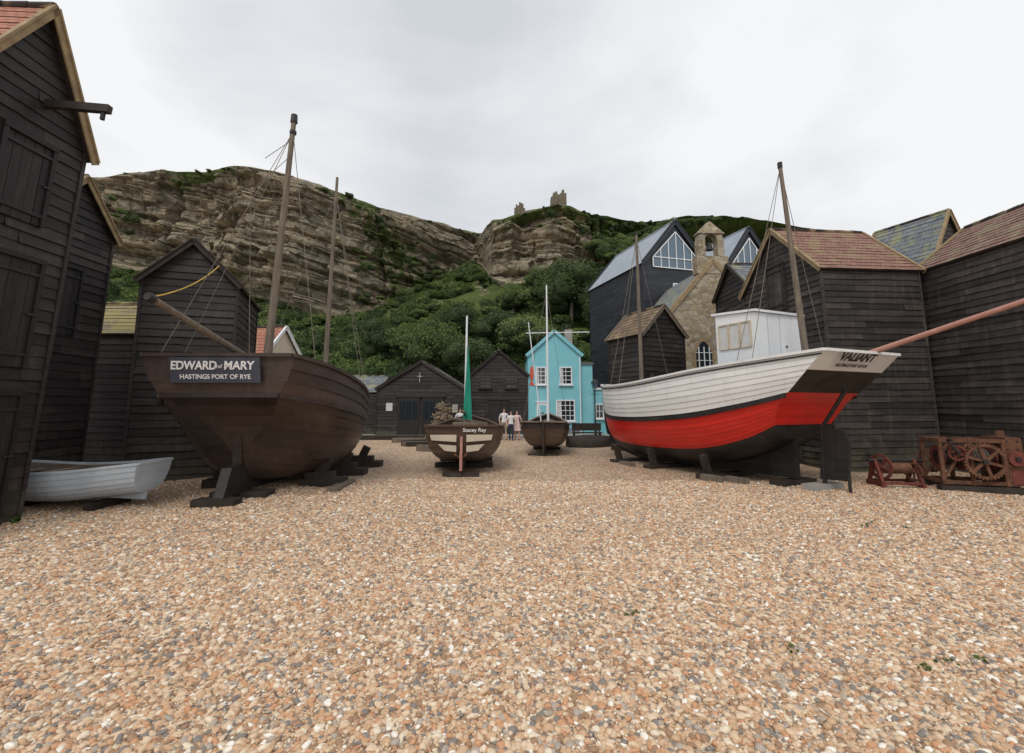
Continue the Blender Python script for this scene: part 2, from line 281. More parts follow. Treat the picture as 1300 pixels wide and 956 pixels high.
def hut(name,x,y,phi,w,d,eave,peak,wall='tar',roof='redtile',bh=.2,lip=.03,ov=.13,barge='barge',rbh=.22,rlip=.02,z=0,corner=None,bargeh=.14,lean=.009,leanx=None):
    e=empty(name,(x,y,z-.02),math.radians(phi)); e.rotation_euler=(U(-lean,lean) if leanx is None else leanx,U(-lean,lean),math.radians(phi)); mb=MB(); corner=corner or wall
    gl=lambda zz: 0 if zz<=eave else (w/2)*(zz-eave)/(peak-eave)
    gr=lambda zz: w-gl(zz)
    up=(0,0,1); zb=-.06 if leanx is None else -.25
    clap(mb,(0,0,0),(1,0,0),up,(0,-1,0),gl,gr,zb,peak,wall,bh,lip)
    clap(mb,(w,d,0),(-1,0,0),up,(0,1,0),gl,gr,zb,peak,wall,bh,lip)
    clap(mb,(0,d,0),(0,-1,0),up,(-1,0,0),lambda q:0,lambda q:d,zb,eave,wall,bh,lip)
    clap(mb,(w,0,0),(0,1,0),up,(1,0,0),lambda q:0,lambda q:d,zb,eave,wall,bh,lip)
    for cx,cy in ((0,0),(w,0),(0,d),(w,d)):
        sx=-.012 if cx==0 else .012; sy=-.012 if cy==0 else .012
        mb.box((cx+sx-.035,cy+sy-.035,-.06),(cx+sx+.035,cy+sy+.035,eave-.02),corner)
    mb.build('weatherboard_walls',e)
    rb=MB(); sl=(peak-eave)/(w/2)
    for side in (-1,1):
        ex=-ov if side<0 else w+ov; ez=eave-sl*ov
        E0=Vector((ex,0,ez+.05)); Rg=Vector((w/2,0,peak+.05)); S=Rg-E0; Ls=S.length
        nrm=Vector((side*(peak-eave),0,w/2)).normalized()
        clap(rb,E0,(0,1,0),S,nrm,lambda q:-ov,lambda q:d+ov,0,Ls,roof,rbh,rlip,(30,40))
        o=nrm*-.05
        rb.poly([E0+Vector((0,-ov,0))+o,E0+Vector((0,d+ov,0))+o,Rg+Vector((0,d+ov,0))+o,Rg+Vector((0,-ov,0))+o],'darkwood')
        rb.poly([E0+Vector((0,-ov,0))+o,E0+Vector((0,d+ov,0))+o,E0+Vector((0,d+ov,0)),E0+Vector((0,-ov,0))],'darkwood')
        for yy in (-ov-.012,d+ov+.012):
            rb.beam(E0+Vector((0,yy,-.04)),Rg+Vector((0,yy,-.04)),.03,bargeh,barge)
            rb.beam(E0+Vector((0,yy*1.0,0))+nrm*.035,Rg+Vector((0,yy,0))+nrm*.035,.09,.035,barge,up=nrm)
    nseg=max(2,int((d+2*ov)/.4))
    for i in range(nseg):
        ya=-ov+(d+2*ov)*i/nseg; yb=-ov+(d+2*ov)*(i+1)/nseg-.01; rb.cyl((w/2,ya,peak+.06+U(-.008,.008)),(w/2,yb,peak+.06+U(-.008,.008)),.075,.065,roof,8)
    rb.build('pitched_roof',e)
    return e
def plank_door(e,O,X,Nn,w,h,mat='tardoor',hinge=True,name='door'):
    mb=MB();O=Vector(O);X=Vector(X);Nn=Vector(Nn);Z=Vector((0,0,1))
    n=max(3,int(w/.16))
    for i in range(n):
        a=w*i/n+.004;b=w*(i+1)/n-.004;dd=.05+U(0,.008)
        q=[]
        for zz in (0,h):
            for xx,oo in ((a,.0),(b,.0),(b,dd),(a,dd)): q.append(O+X*xx+Z*zz+Nn*oo)
        mb.hexa(q,mat)
    for zz in (.12*h,.88*h):
        mb.beam(O+X*.02+Z*zz+Nn*.07,O+X*(w-.02)+Z*zz+Nn*.07,.03,.05 if hinge else .1,'iron' if hinge else mat)
    for a,b in ((0,0),(w,0)):
        mb.beam(O+X*a+Nn*.05,O+X*a+Nn*.05+Z*h,.07,.09,mat,up=Nn)
    mb.beam(O+Nn*.055-X*.04+Z*(h+.03),O+Nn*.055+X*(w+.04)+Z*(h+.03),.1,.08,mat)
    mb.beam(O+X*(w*.88)+Z*(h*.5)+Nn*.08,O+X*(w+.02)+Z*(h*.5)+Nn*.105,.02,.03,'iron')
    return mb.build(name,e)

def window(e,O,X,Nn,w,h,nx=2,nz=3,frame='white',glass='glass',depth=.06,name='window',sill=True,cur=False):
    mb=MB();O=Vector(O);X=Vector(X);Nn=Vector(Nn);Z=Vector((0,0,1)); fw=.05
    mb.poly([O+Nn*.015,O+X*w+Nn*.015,O+X*w+Z*h+Nn*.015,O+Z*h+Nn*.015],glass)
    if cur: mb.poly([O+Nn*.018+X*.05,O+X*(w*.3)+Nn*.018,O+X*(w*.25)+Z*h+Nn*.018,O+Z*h+X*.05+Nn*.018],'curtain')
    P=lambda x,z,o=0: O+X*x+Z*z+Nn*(depth/2+o)
    mb.beam(P(0,0),P(0,h),fw*1.6,depth,frame,up=Nn);mb.beam(P(w,0),P(w,h),fw*1.6,depth,frame,up=Nn)
    mb.beam(P(-.04,h,.003),P(w+.04,h,.003),depth,fw*1.6,frame)
    mb.beam(P(-.04,0,.003),P(w+.04,0,.003),depth,fw*1.6,frame)
    for i in range(1,nx): mb.beam(P(w*i/nx,0,-.012),P(w*i/nx,h,-.012),.035,.035,frame,up=Nn)
    for i in range(1,nz): mb.beam(P(0,h*i/nz,-.015),P(w,h*i/nz,-.015),.035,.035,frame)
    if sill: mb.beam(P(-.1,-.07,.05),P(w+.1,-.07,.05),.16,.07,frame)
    return mb.build(name,e)

# ------------------------------------------------------------------ ground
def und(x,y):
    f=max(0,min(1,(26-y)/10))*max(0,min(1,(16-abs(x))/4))
    return f*(.065*noise.noise((x*.45,y*.45,3))+.035*noise.noise((x*1.3,y*1.3,9)))
def grid_mesh(name,xs,ys,fz,mat):
    v=[(x,y,fz(x,y)) for y in ys for x in xs]; nx=len(xs)
    f=[(j*nx+i,j*nx+i+1,(j+1)*nx+i+1,(j+1)*nx+i) for j in range(len(ys)-1) for i in range(nx-1)]
    me=bpy.data.meshes.new(name); me.from_pydata(v,[],f); me.materials.append(M[mat]); me.polygons.foreach_set('use_smooth',[True]*len(f))
    o=bpy.data.objects.new(name,me); COL.objects.link(o); return o
xs=[-400,-200,-100,-50,-30,-20]+[-16+.25*i for i in range(129)]+[20,30,50,100,200,400]
ys=[-60,-30,-10,-4]+[-2+.25*i for i in range(117)]+[32,36,44,60,100,200,600]
ground=grid_mesh('shingle_beach_ground',xs,ys,und,'shingle')

def pebble_field(name,y0,y1,density,rmin,rmax,seed):
    ysl=[y0+.25*i for i in range(int((y1-y0)/.25)+1)]
    v=[];f=[];idx={}
    for y in ysl:
        lim=min(1.2*y+1.2,13)
        for x in [ -13+.25*i for i in range(105)]:
            if abs(x)<=lim: idx[(round(x,2),round(y,2))]=len(v); v.append((x,y,und(x,y)))
    for (x,y),i in idx.items():
        a=idx.get((round(x+.25,2),y));b=idx.get((round(x+.25,2),round(y+.25,2)));c=idx.get((x,round(y+.25,2)))
        if a is not None and b is not None and c is not None: f.append((i,a,b,c))
    me=bpy.data.meshes.new(name); me.from_pydata(v,[],f); me.materials.append(M['pebble'])
    o=bpy.data.objects.new(name,me); COL.objects.link(o)
    ng=bpy.data.node_groups.new(name+'_scatter','GeometryNodeTree')
    ng.interface.new_socket('Geometry',in_out='INPUT',socket_type='NodeSocketGeometry')
    ng.interface.new_socket('Geometry',in_out='OUTPUT',socket_type='NodeSocketGeometry')
    A=ng.nodes.new;L=ng.links
    gi=A('NodeGroupInput');go=A('NodeGroupOutput')
    dp=A('GeometryNodeDistributePointsOnFaces'); dp.inputs['Density'].default_value=density; dp.inputs['Seed'].default_value=seed
    ico=A('GeometryNodeMeshIcoSphere'); ico.inputs['Radius'].default_value=1; ico.inputs['Subdivisions'].default_value=2
    ss=A('GeometryNodeSetShadeSmooth'); sm=A('GeometryNodeSetMaterial'); sm.inputs['Material'].default_value=M['pebble']
    inst=A('GeometryNodeInstanceOnPoints')
    rv=A('FunctionNodeRandomValue'); rv.data_type='FLOAT_VECTOR'; rv.inputs[0].default_value=(.7,.55,.38); rv.inputs[1].default_value=(1.35,1.0,.75)
    rs=A('FunctionNodeRandomValue'); rs.data_type='FLOAT'; rs.inputs[2].default_value=0; rs.inputs[3].default_value=1; rs.inputs['Seed'].default_value=5
    pw=A('ShaderNodeMath'); pw.operation='POWER'; pw.inputs[1].default_value=3.4; L.new(rs.outputs[1],pw.inputs[0])
    mr=A('ShaderNodeMapRange'); mr.inputs['To Min'].default_value=rmin; mr.inputs['To Max'].default_value=rmax; L.new(pw.outputs[0],mr.inputs['Value'])
    vm=A('ShaderNodeVectorMath'); vm.operation='SCALE'; L.new(rv.outputs[0],vm.inputs[0]); L.new(mr.outputs[0],vm.inputs['Scale'])
    rr=A('FunctionNodeRandomValue'); rr.data_type='FLOAT_VECTOR'; rr.inputs[0].default_value=(-.5,-.5,0); rr.inputs[1].default_value=(.5,.5,6.28); rr.inputs['Seed'].default_value=9
    L.new(gi.outputs[0],dp.inputs['Mesh']); L.new(dp.outputs['Points'],inst.inputs['Points'])
    L.new(ico.outputs['Mesh'],ss.inputs['Geometry']); L.new(ss.outputs[0],sm.inputs['Geometry']); L.new(sm.outputs[0],inst.inputs['Instance'])
    L.new(vm.outputs[0],inst.inputs['Scale']); L.new(rr.outputs[0],inst.inputs['Rotation']); L.new(inst.outputs[0],go.inputs[0])
    md=o.modifiers.new('scatter','NODES'); md.node_group=ng
pebble_field('shingle_pebbles',2.0,6.5,2800,.008,.034,1)
pebble_field('shingle_pebbles',6.5,12.5,1200,.010,.036,2)

# ------------------------------------------------------------------ cliff and hill
T=[(-1.5,70,.48,.30),(-.972,70,.514,.30),(-.883,70,.525,.30),(-.799,71,.536,.285),(-.691,70,.532,.27),(-.622,69,.548,.25),(-.532,70,.53,.225),(-.441,72,.503,.19),(-.387,74,.48,.18),(-.299,78,.446,.20),(-.21,84,.421,.24),(-.14,90,.40,.28),(-.087,95,.382,.31),(-.066,92,.385,.30),(-.045,80,.413,.27),(0,74,.425,.255),(.088,72,.452,.265),(.125,74,.447,.28),(.149,77,.437,.285),(.192,82,.425,.29),(.26,90,.412,.31),(.31,100,.408,.36),(.40,110,.424,.37),(.51,115,.42,.37),(.61,118,.40,.35),(.83,120,.36,.31),(1.13,120,.30,.25),(1.6,120,.25,.2)]
TA=np.array(T)
def terr(k): return [float(np.interp(k,TA[:,0],TA[:,i])) for i in (1,2,3)]
BED=np.random.RandomState(3).uniform(-1,1,400)
BEDT=np.cumsum(np.random.RandomState(4).choice([.35,.5,.8,1.3,2.2],400)); BEDT-=60
def bed(w):
    i=int(np.searchsorted(BEDT,w)); i=max(1,min(398,i)); t0=BEDT[i-1];t1=BEDT[i]; f=(w-t0)/(t1-t0)
    a=BED[i]
    notch=-.9*max(0,1-min(w-t0,t1-w)/.14)
    return a+notch+.25*math.sin(f*math.pi)
def rockiness(k): return 1-max(0,min(1,(k-.21)/.06))
def col_pts(k):
    Yc,mt,mb=terr(k); Zt=1.9+mt*Yc; Zb=1.9+mb*Yc
    pts=[];gr=[]
    nA=40
    for i in range(nA):
        s=i/nA; Y=42+(Yc-42)*s; Z=Zb*s**1.15
        X=k*Y; Z+= (1.3*noise.noise((X*.1,Y*.1,1))+.5*noise.noise((X*.35,Y*.35,2)))*min(1,s*5)
        pts.append((X,Y,Z)); gr.append(.75+.5*noise.noise((X*.15,Y*.15,4)) if s<.9 else .58)
    nB=160; rocky=rockiness(k)
    for i in range(nB+1):
        t=i/nB; Z=Zb+(Zt-Zb)*t; X=k*Yc
        w=Z+.13*X+.7*noise.noise((X*.05,Z*.05,0))
        led=bed(w+.25*noise.noise((X*.12,0,5)))*(.65+.6*noise.noise((X*.09,w*.2,41)))+noise.noise((0.3,w*.35,1.7))*1.2
        blk=noise.cell(Vector((X*.28+.6*noise.noise((w*.5,0,3)),w*.5,0)))*1.3+noise.cell(Vector((X*.75,w*1.1,7)))*.5
        big=noise.noise((X*.055,Z*.02,11))*5.5+noise.noise((X*.16,Z*.04,13))*1.9+noise.noise((X*.9,Z*.5,17))*.4+noise.noise((X*2.2,Z*1.5,19))*.3
        crk=-max(0,.08-abs(noise.noise((X*.16+Z*.02,Z*.02,23))))*26
        fade=min(1,t*8)*min(1,(1-t)*14+.2)
        slope=(t-.5)*3.5
        yo=(-(led*1.05+blk)*rocky+big*(.5+.5*rocky)-crk*rocky)*fade+slope*(1+ (1-rocky)*5)
        pts.append((X+ .2*led*fade*rocky,Yc+yo,Z+ .25*noise.noise((X*.5,Z*.5,29))*fade))
        g=.12+.70*(noise.noise((X*.07,Z*.10,31)))+(1-rocky)*.7+ max(0,(t-.88))*2.4*(1 if k<-.66 or k>-.12 else .7)+max(0,.25-t)*1.3
        if k>.12: g+=.18
        gr.append(g)
    for i in range(1,14):
        q=i/13; Y=Yc+1.9+q*q*80; X=k*Y; dZ=.7*(1-math.exp(-q*14))+.7*noise.noise((X*.25,Y*.25,7))*min(1,q*9)
        pts.append((X,Y,Zt+dZ-q*q*6)); gr.append(.45 if q<.1 else 1)
    return pts,gr
ks=list(np.arange(-1.5,-1.1,.01))+list(np.arange(-1.1,.32,.0034))+list(np.arange(.32,1.6,.012))
v=[];g=[];nr=0
for k in ks:
    p,gg=col_pts(float(k)); nr=len(p); v+=p; g+=gg
f=[(i*nr+j,(i+1)*nr+j,(i+1)*nr+j+1,i*nr+j+1) for i in range(len(ks)-1) for j in range(nr-1)]
me=bpy.data.meshes.new('sandstone_cliff_hill'); me.from_pydata(v,[],f); me.materials.append(M['terrain'])
at=me.attributes.new('green','FLOAT','POINT'); at.data.foreach_set('value',g)
cl=bpy.data.objects.new('sandstone_cliff_hill',me); COL.objects.link(cl)
from mathutils.bvhtree import BVHTree
bvh=BVHTree.FromPolygons([Vector(p) for p in v],f)
def tz(x,y,default=30):
    h=bvh.ray_cast(Vector((x,y,200)),Vector((0,0,-1)))
    return h[0].z if h[0] is not None else default

def leaf_mesh(name,lobes,nleaf,size,mat,seed,core=True,flat=.8):
    rs=np.random.RandomState(seed); V=[];F=[];mi=[]
    cs=[];
    for i in range(lobes):
        d=rs.normal(size=3); d/=np.linalg.norm(d); r=rs.uniform(.15,.72)
        c=d*r*np.array([1,1,flat]); rad=rs.uniform(.26,.48); cs.append((c,rad))
    for i in range(nleaf):
        c,rad=cs[rs.randint(lobes)]; d=rs.normal(size=3); d/=np.linalg.norm(d)
        if d[2]<-.3: d[2]*=-1
        p=c+d*rad*rs.uniform(.75,1.22)
        nn=d+rs.normal(size=3)*.7; nn/=np.linalg.norm(nn); a=np.cross(nn,rs.normal(size=3)); a/=np.linalg.norm(a); b=np.cross(nn,a)
        s=size*rs.uniform(.5,1.3); n=len(V)
        V+= [tuple(p-a*s),tuple(p-b*s*.55),tuple(p+a*s),tuple(p+b*s*.55)]; F.append((n,n+1,n+2,n+3)); mi.append(0)
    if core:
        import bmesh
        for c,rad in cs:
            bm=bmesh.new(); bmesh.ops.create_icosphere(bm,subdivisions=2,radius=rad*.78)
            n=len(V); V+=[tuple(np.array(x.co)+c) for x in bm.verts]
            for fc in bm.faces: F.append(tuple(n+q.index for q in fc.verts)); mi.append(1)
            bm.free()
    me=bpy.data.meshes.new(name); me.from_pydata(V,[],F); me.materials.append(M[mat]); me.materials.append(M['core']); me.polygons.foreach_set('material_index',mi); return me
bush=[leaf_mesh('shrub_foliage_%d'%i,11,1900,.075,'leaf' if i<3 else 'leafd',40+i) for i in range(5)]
hs=empty('hillside_shrubs')
def addbush(x,y,z,s,par=hs,ms=bush,hz=None):
    o=bpy.data.objects.new('shrub',random.choice(ms)); o.location=(x,y,z); o.rotation_euler=(U(-.2,.2),U(-.2,.2),U(0,6.28)); h=hz or U(.65,1.0)
    o.scale=(s*U(.8,1.3),s*U(.8,1.2),s*h); o.parent=par; COL.objects.link(o)
def slopeZ(k,s):
    Yc,mt,mb=terr(k); Y=42+(Yc-42)*s; return k*Y,Y,(1.9+mb*Yc)*s**1.15
cnt=0
while cnt<1600:
    k=U(-1.05,.36); s=random.random()**.75*1.02
    if s<.03: continue
    if k>-.25 and R()<0: continue
    x,y,z=slopeZ(k,min(s,1))
    dens=.75+.9*noise.noise((x*.06,y*.06,50))
    if k<-.3 and s>.85: dens-=.3
    if R()>dens: continue
    addbush(x,y,z+.1,U(.6,2.4)); cnt+=1
for i in range(320):
    k=U(-1.05,1.0); Yc,mt,mb=terr(k)
    if -.66<k<-.3 and R()<.6: continue
    addbush(k*(Yc+2.5),Yc+U(1.5,5),1.9+mt*Yc-.1,U(.3,.8),hz=.4)
for i in range(330):
    k=U(-.9,.36); Yc,mt,mb=terr(k); t=U(0,1)**1.3; X=k*Yc
    if noise.noise((X*.07,(1.9+mb*Yc+(mt-mb)*Yc*t)*.10,31))<.06 and k<.17: continue
    addbush(X,Yc+(t-.5)*3.5-.5,1.9+(mb+(mt-mb)*t)*Yc,U(.3,1.1))
for i in range(170):
    k=U(.17,.42); Yc,mt,mb=terr(k); t=U(0,1)**1.5; addbush(k*Yc,Yc+(t-.5)*18,1.9+(mb+(mt-mb)*t)*Yc,U(.8,2.0))

def tree(name,x,y,z,h,r,seed,mat='leaf'):
    e=empty(name,(x,y,z)); mb=MB(); rs=random.Random(seed)
    top=Vector((rs.uniform(-.3,.3),rs.uniform(-.3,.3),h*.45)); mb.cyl((0,0,-1),top,.28,.2,'oldwood',9)
    for i in range(8):
        a=i*.8+rs.random(); q=top+Vector((math.cos(a)*r*.6,math.sin(a)*r*.6,h*rs.uniform(.12,.38))); md=(top+q)/2+Vector((0,0,-.2)); mb.cyl(top,md,.15,.1,'oldwood',6); mb.cyl(md,q,.1,.04,'oldwood',6)
    mb.build('trunk_and_limbs',e)
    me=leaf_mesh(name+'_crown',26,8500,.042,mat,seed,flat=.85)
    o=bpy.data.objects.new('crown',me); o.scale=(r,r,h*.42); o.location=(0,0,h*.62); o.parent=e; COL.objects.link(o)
for (k,Y,h,r,mt_) in [(.125,60,10,4.6,'leafd'),(.165,62,8.5,3.8,'leafd'),(.07,64,7,3.2,'leaf'),(-.16,50,7.5,3.6,'leaf'),(-.09,48,7,3.4,'leafd'),(-.22,55,7,3.4,'leaf'),(.03,52,6.5,3.2,'leaf'),(.21,56,8,3.6,'leafd'),(-.03,56,6.5,3.2,'leafd'),(-.12,60,6,3,'leafd'),(-.29,58,6,3,'leafd'),(.0,63,5.5,2.8,'leaf')]:
    tree('hillside_tree',k*Y,Y,tz(k*Y,Y,8)-.3,h,r,int(1000+k*999),mt_)

def ruin(name,x,y,w,ztop,seed):
    z=min(tz(x+dx,y+dy,32) for dx in (0,w/2,w) for dy in (0,1.4))-.25; h=max(1.6,ztop-z)
    e=empty(name,(x,y,z)); mb=MB(); rs=random.Random(seed)
    n=7
    for i in range(n):
        hh=h*rs.uniform(.8,1.0) if i not in(0,n-1) else h*rs.uniform(.65,.9)
        mb.box((w*i/n,0,0),(w*(i+1)/n-.002,1.4+rs.random()*.4,hh),'ruinstone')
    mb.build('ruined_wall',e)
ruin('castle_ruin',6.7,77.3,2.7,38.9,3); ruin('castle_ruin',.4,78.5,1.9,37.2,4)

# ------------------------------------------------------------------ net huts
h1=hut('net_hut',-8.22,6.05,90,2.1,3.2,6.6,8.5,'tar','orangetile',lean=0,leanx=.05)
plank_door(h1,(.75,0,4.9),(1,0,0),(0,-1,0),.8,1.35)
plank_door(h1,(.55,0,2.55),(1,0,0),(0,-1,0),1.15,1.75)
plank_door(h1,(.75,0,.15),(1,0,0),(0,-1,0),1.0,1.95)
mb=MB(); mb.beam((1.31,.1,6.98),(1.31,-1.1,6.93),.1,.13,'darkwood'); mb.cyl((1.31,-1.0,6.74),(1.31,-1.0,6.88),.035,.035,'iron'); mb.build('hoist_beam',h1)
h2=hut('net_hut',-10.78,9.9,90,2.15,3,6.3,7.45,'tar','slatetile',leanx=.028)
plank_door(h2,(.5,0,3.6),(1,0,0),(0,-1,0),.9,1.6)
hut('net_hut',-10.6,14.0,90,2.6,3.5,4.1,5.2,'tar','mosstile')
h4=hut('net_hut',-9.8,12.25,19.6,2.23,3.2,5.3,6.4,'tar','slatetile',barge='darkwood')
hut('tiled_cottage',-11.3,20.5,78,3.8,4.5,3.5,5.6,'cream','orangetile',lip=.004,barge='white')
hC=hut('net_hut',9.4,21.4,-90,3.0,3.0,6.7,7.95,'tar','slatetile',barge='darkwood')
hD=hut('net_hut',9.18,18.2,-84,4.0,3.3,6.2,8.1,'tar_grey','redtile',bh=.19)
plank_door(hD,(1.5,0,5.2),(1,0,0),(0,-1,0),.9,1.6,'tar_grey')
plank_door(hD,(1.4,0,.2),(1,0,0),(0,-1,0),1.1,2.0,'tar_grey')
hut('net_hut',16.0,17.5,20,2.4,2.5,7.5,9.5,'tar_grey','slatetile')
hut('net_hut',13.15,7.6,0,3.7,7.3,6.2,7.65,'tar_grey','browntile',bh=.19)
hS=hut('net_hut',5.3,19,25,2.2,2.2,4.9,6.05,'tar','mosswood',barge='oldwood')
window(hS,(.75,0,2.6),(1,0,0),(0,-1,0),.6,.7,2,2,'tar')

s1=hut('black_fishermens_shed',-8.5,30,0,5.5,8,3.0,4.7,'tar','slatetile',barge='tar_grey',bh=.22,lean=0)
mb=MB()
for xx in (1.35,2.85):
    mb.box((xx,-.09,.05),(xx+1.35,-.03,2.45),'tardoor')
    for i in range(3):
        mb.box((xx+.12+i*.4,-.11,1.1),(xx+.42+i*.4,-.092,2.2),'glass')
        mb.box((xx+.255+i*.4,-.125,1.1),(xx+.285+i*.4,-.112,2.2),'tardoor')
mb.box((1.2,-.13,2.46),(4.35,-.02,2.62),'tar_grey'); mb.build('double_doors',s1)
mb=MB(); mb.box((2.65,-.1,3.4),(2.68,-.05,4.0),'curtain'); mb.box((2.5,-.1,3.75),(2.83,-.05,3.78),'curtain'); mb.box((.6,-.08,1.6),(1.0,-.04,2.1),'curtain'); mb.box((4.75,-.08,1.5),(5.1,-.04,2.0),'concrete'); mb.build('cross_and_notices',s1)
hut('black_fishermens_shed',-8.65,30.8,90,4,2.6,2.8,3.9,'tar','slatetile',barge='tar_grey',lean=0)
s2=hut('black_fishermens_shed',-2.7,31,0,3.7,8,3.95,5.5,'tar','slatetile',barge='tar_grey',bh=.22,lean=0)
window(s2,(.6,0,3.1),(1,0,0),(0,-1,0),.7,.6,2,2,'tar_grey'); window(s2,(2.3,0,3.1),(1,0,0),(0,-1,0),.7,.6,2,2,'tar_grey')
plank_door(s2,(1.2,0,.1),(1,0,0),(0,-1,0),1.3,2.2)

th=empty('turquoise_house',(1.05,31,0))
mb=MB()
W=3.5;D=6;E=5.2;P=6.75
mb.poly([(0,0,0),(W,0,0),(W,0,E),(W/2,0,P),(0,0,E)],'turq')
mb.poly([(0,D,0),(W,D,0),(W,D,E),(W/2,D,P),(0,D,E)],'turq')
mb.poly([(0,0,0),(0,D,0),(0,D,E),(0,0,E)],'turq'); mb.poly([(W,0,0),(W,D,0),(W,D,E),(W,0,E)],'turq')
mb.box((W+.002,.15,0),(W+.75,D,4.6),'turq'); mb.box((W+.752,.4,0),(W+1.75,D,2.95),'turq'); mb.box((W+.754,.3,2.955),(W+1.85,D,3.08),'white'); mb.box((W+.003,.05,4.602),(W+.82,D,4.72),'slate')
mb.build('rendered_walls',th)
mb=MB()
for sgn in (-1,1):
    ex=-.12 if sgn<0 else W+.12
    mb.beam((ex,-.12,E-.04),(W/2,-.12,P+.07),.05,.2,'turq'); 
    mb.poly([(ex,-.15,E-.02),(ex,D+.1,E-.02),(W/2,D+.1,P+.12),(W/2,-.15,P+.12)],'slatetile',[(0,0),(6,0),(6,2.4),(0,2.4)])
mb.box((2.7,2,P-1),(3.2,2.6,P+.5),'concrete')
mb.build('roof',th)
mb=MB(); mb.cyl((W-.1,-.06,.1),(W-.1,-.06,E-.1),.04,.04,'white',8); mb.beam((0,-.03,.25),(W,-.03,.25),.04,.5,'slate',up=(0,0,1)); mb.build('downpipe_and_plinth',th)
X=(1,0,0);Nf=(0,-1,0)
window(th,(.55,0,3.3),X,Nf,.6,1.1,2,4,cur=True); window(th,(2.1,0,3.3),X,Nf,.75,1.1,2,4,cur=True)
window(th,(1.85,0,.95),X,Nf,1.15,1.3,4,4,cur=True); window(th,(W+.95,.4,1.1),X,Nf,.5,.9,2,2)
mb=MB(); mb.box((.55,-.1,.05),(1.25,-.01,2.1),'white'); mb.box((.65,-.12,.15),(1.15,-.102,1.95),'turq'); mb.box((.48,-.14,2.11),(1.32,0,2.2),'white'); mb.build('front_door',th)
mb=MB(); 
pts=[]
for i in range(18):
    a=2*math.pi*i/18; pts.append((.25+.13*math.cos(a),-.03,4.0+.5*math.sin(a)))
mb.poly(pts,'redmural'); mb.poly([(.25,-.03,3.55),(.05,-.03,3.25),(.45,-.03,3.2)],'redmural'); mb.build('painted_fish_mural',th)

def tri_glaze(e,w,eave,peak,y=-.05):
    mb=MB(); c=w/2; hw=w*.36; z0=eave-.3; z1=peak-.75
    mb.poly([(c-hw,y,z0),(c+hw,y,z0),(c+hw,y,eave+.35),(c,y,z1),(c-hw,y,eave+.35)],'glass2')
    fr='white'
    for a,b in (((c-hw,z0),(c+hw,z0)),((c-hw,z0),(c-hw,eave+.35)),((c+hw,z0),(c+hw,eave+.35)),((c-hw,eave+.35),(c,z1)),((c+hw,eave+.35),(c,z1)),((c-hw,eave+.38),(c+hw,eave+.38))):
        mb.beam((a[0],y-.03,a[1]),(b[0],y-.03,b[1]),.06,.06,fr)
    for i in (-2/3,-1/3,0,1/3,2/3):
        zt=eave+.35+(z1-eave-.35)*(1-abs(i)); mb.beam((c+hw*i,y-.035,z0),(c+hw*i,y-.035,zt),.04,.05,fr)
    mb.build('glazed_gable',e)
a=16.3
for idx,(s0,wd,ev,pk,dp) in enumerate([(0,5.0,11.3,14.3,8),(6.3,4.6,11.3,14.5,8),(12.8,4.2,12.2,14.8,7)]):
    bx=8.6+.96*s0;by=30+.28*s0
    e=hut('dark_clad_apartment_house',bx,by,a,wd,dp,ev,pk,'navyclad','greyroof',bh=.35,lip=.012,barge='navyclad',rbh=.6,rlip=.005,bargeh=.3,lean=0)
    tri_glaze(e,wd,ev,pk)
    if idx==0:
        window(e,(2.2,-.02,9.2),X,Nf,1.0,.75,2,1,'white','glass2'); window(e,(2.3,-.02,7.0),X,Nf,1.0,.75,2,1,'white','glass2')
e=empty('dark_link_building',(13.4,31.6,0),math.radians(a)); mb=MB(); mb.box((0,.5,0),(1.25,7,10.2),'navyclad'); mb.box((0.1,.3,10.2),(1.2,7,10.3),'white'); mb.build('link_block',e)

ch=empty('stone_chapel',(8.1,24,0),math.radians(4)); mb=MB()
W=5.0;E=6.5;P=9.4;D=10
mb.poly([(0,0,0),(W,0,0),(W,0,E),(W/2,0,P),(0,0,E)],'stone'); mb.poly([(0,0,0),(0,D,0),(0,D,E),(0,0,E)],'stone'); mb.poly([(W,0,0),(W,D,0),(W,D,E),(W,0,E)],'stone'); mb.poly([(0,D,0),(W,D,0),(W,D,E),(W/2,D,P),(0,D,E)],'stone')
mb.build('stone_walls',ch)
mb=MB()
for sg in (-1,1):
    ex=W/2+sg*(W/2+.1)
    mb.poly([(ex,.2,E-.05),(ex,D,E-.05),(W/2,D,P),(W/2,.2,P)],'slatetile',[(0,0),(10,0),(10,4),(0,4)])
    mb.beam((ex,.1,E),(W/2,.1,P+.12),.35,.2,'barge')
mb.build('roof_and_coping',ch)
mb=MB(); cx=W/2
mb.box((cx-.85,-.04,P-.6),(cx+.85,.55,P+.35),'stone')
mb.box((cx-.68,0,P+.352),(cx-.34,.5,P+1.25),'stone'); mb.box((cx+.34,0,P+.352),(cx+.68,.5,P+1.25),'stone')
for i in range(8):
    a0=math.pi*i/8;a1=math.pi*(i+1)/8
    mb.hexa([(cx+.34*math.cos(a0),.02,P+1.25+.34*math.sin(a0)),(cx+.34*math.cos(a1),.02,P+1.25+.34*math.sin(a1)),(cx+.34*math.cos(a1),.48,P+1.25+.34*math.sin(a1)),(cx+.34*math.cos(a0),.48,P+1.25+.34*math.sin(a0)),
             (cx+.68*math.cos(a0),.02,P+1.25+.75*math.sin(a0)),(cx+.68*math.cos(a1),.02,P+1.25+.75*math.sin(a1)),(cx+.68*math.cos(a1),.48,P+1.25+.75*math.sin(a1)),(cx+.68*math.cos(a0),.48,P+1.25+.75*math.sin(a0))],'stone')
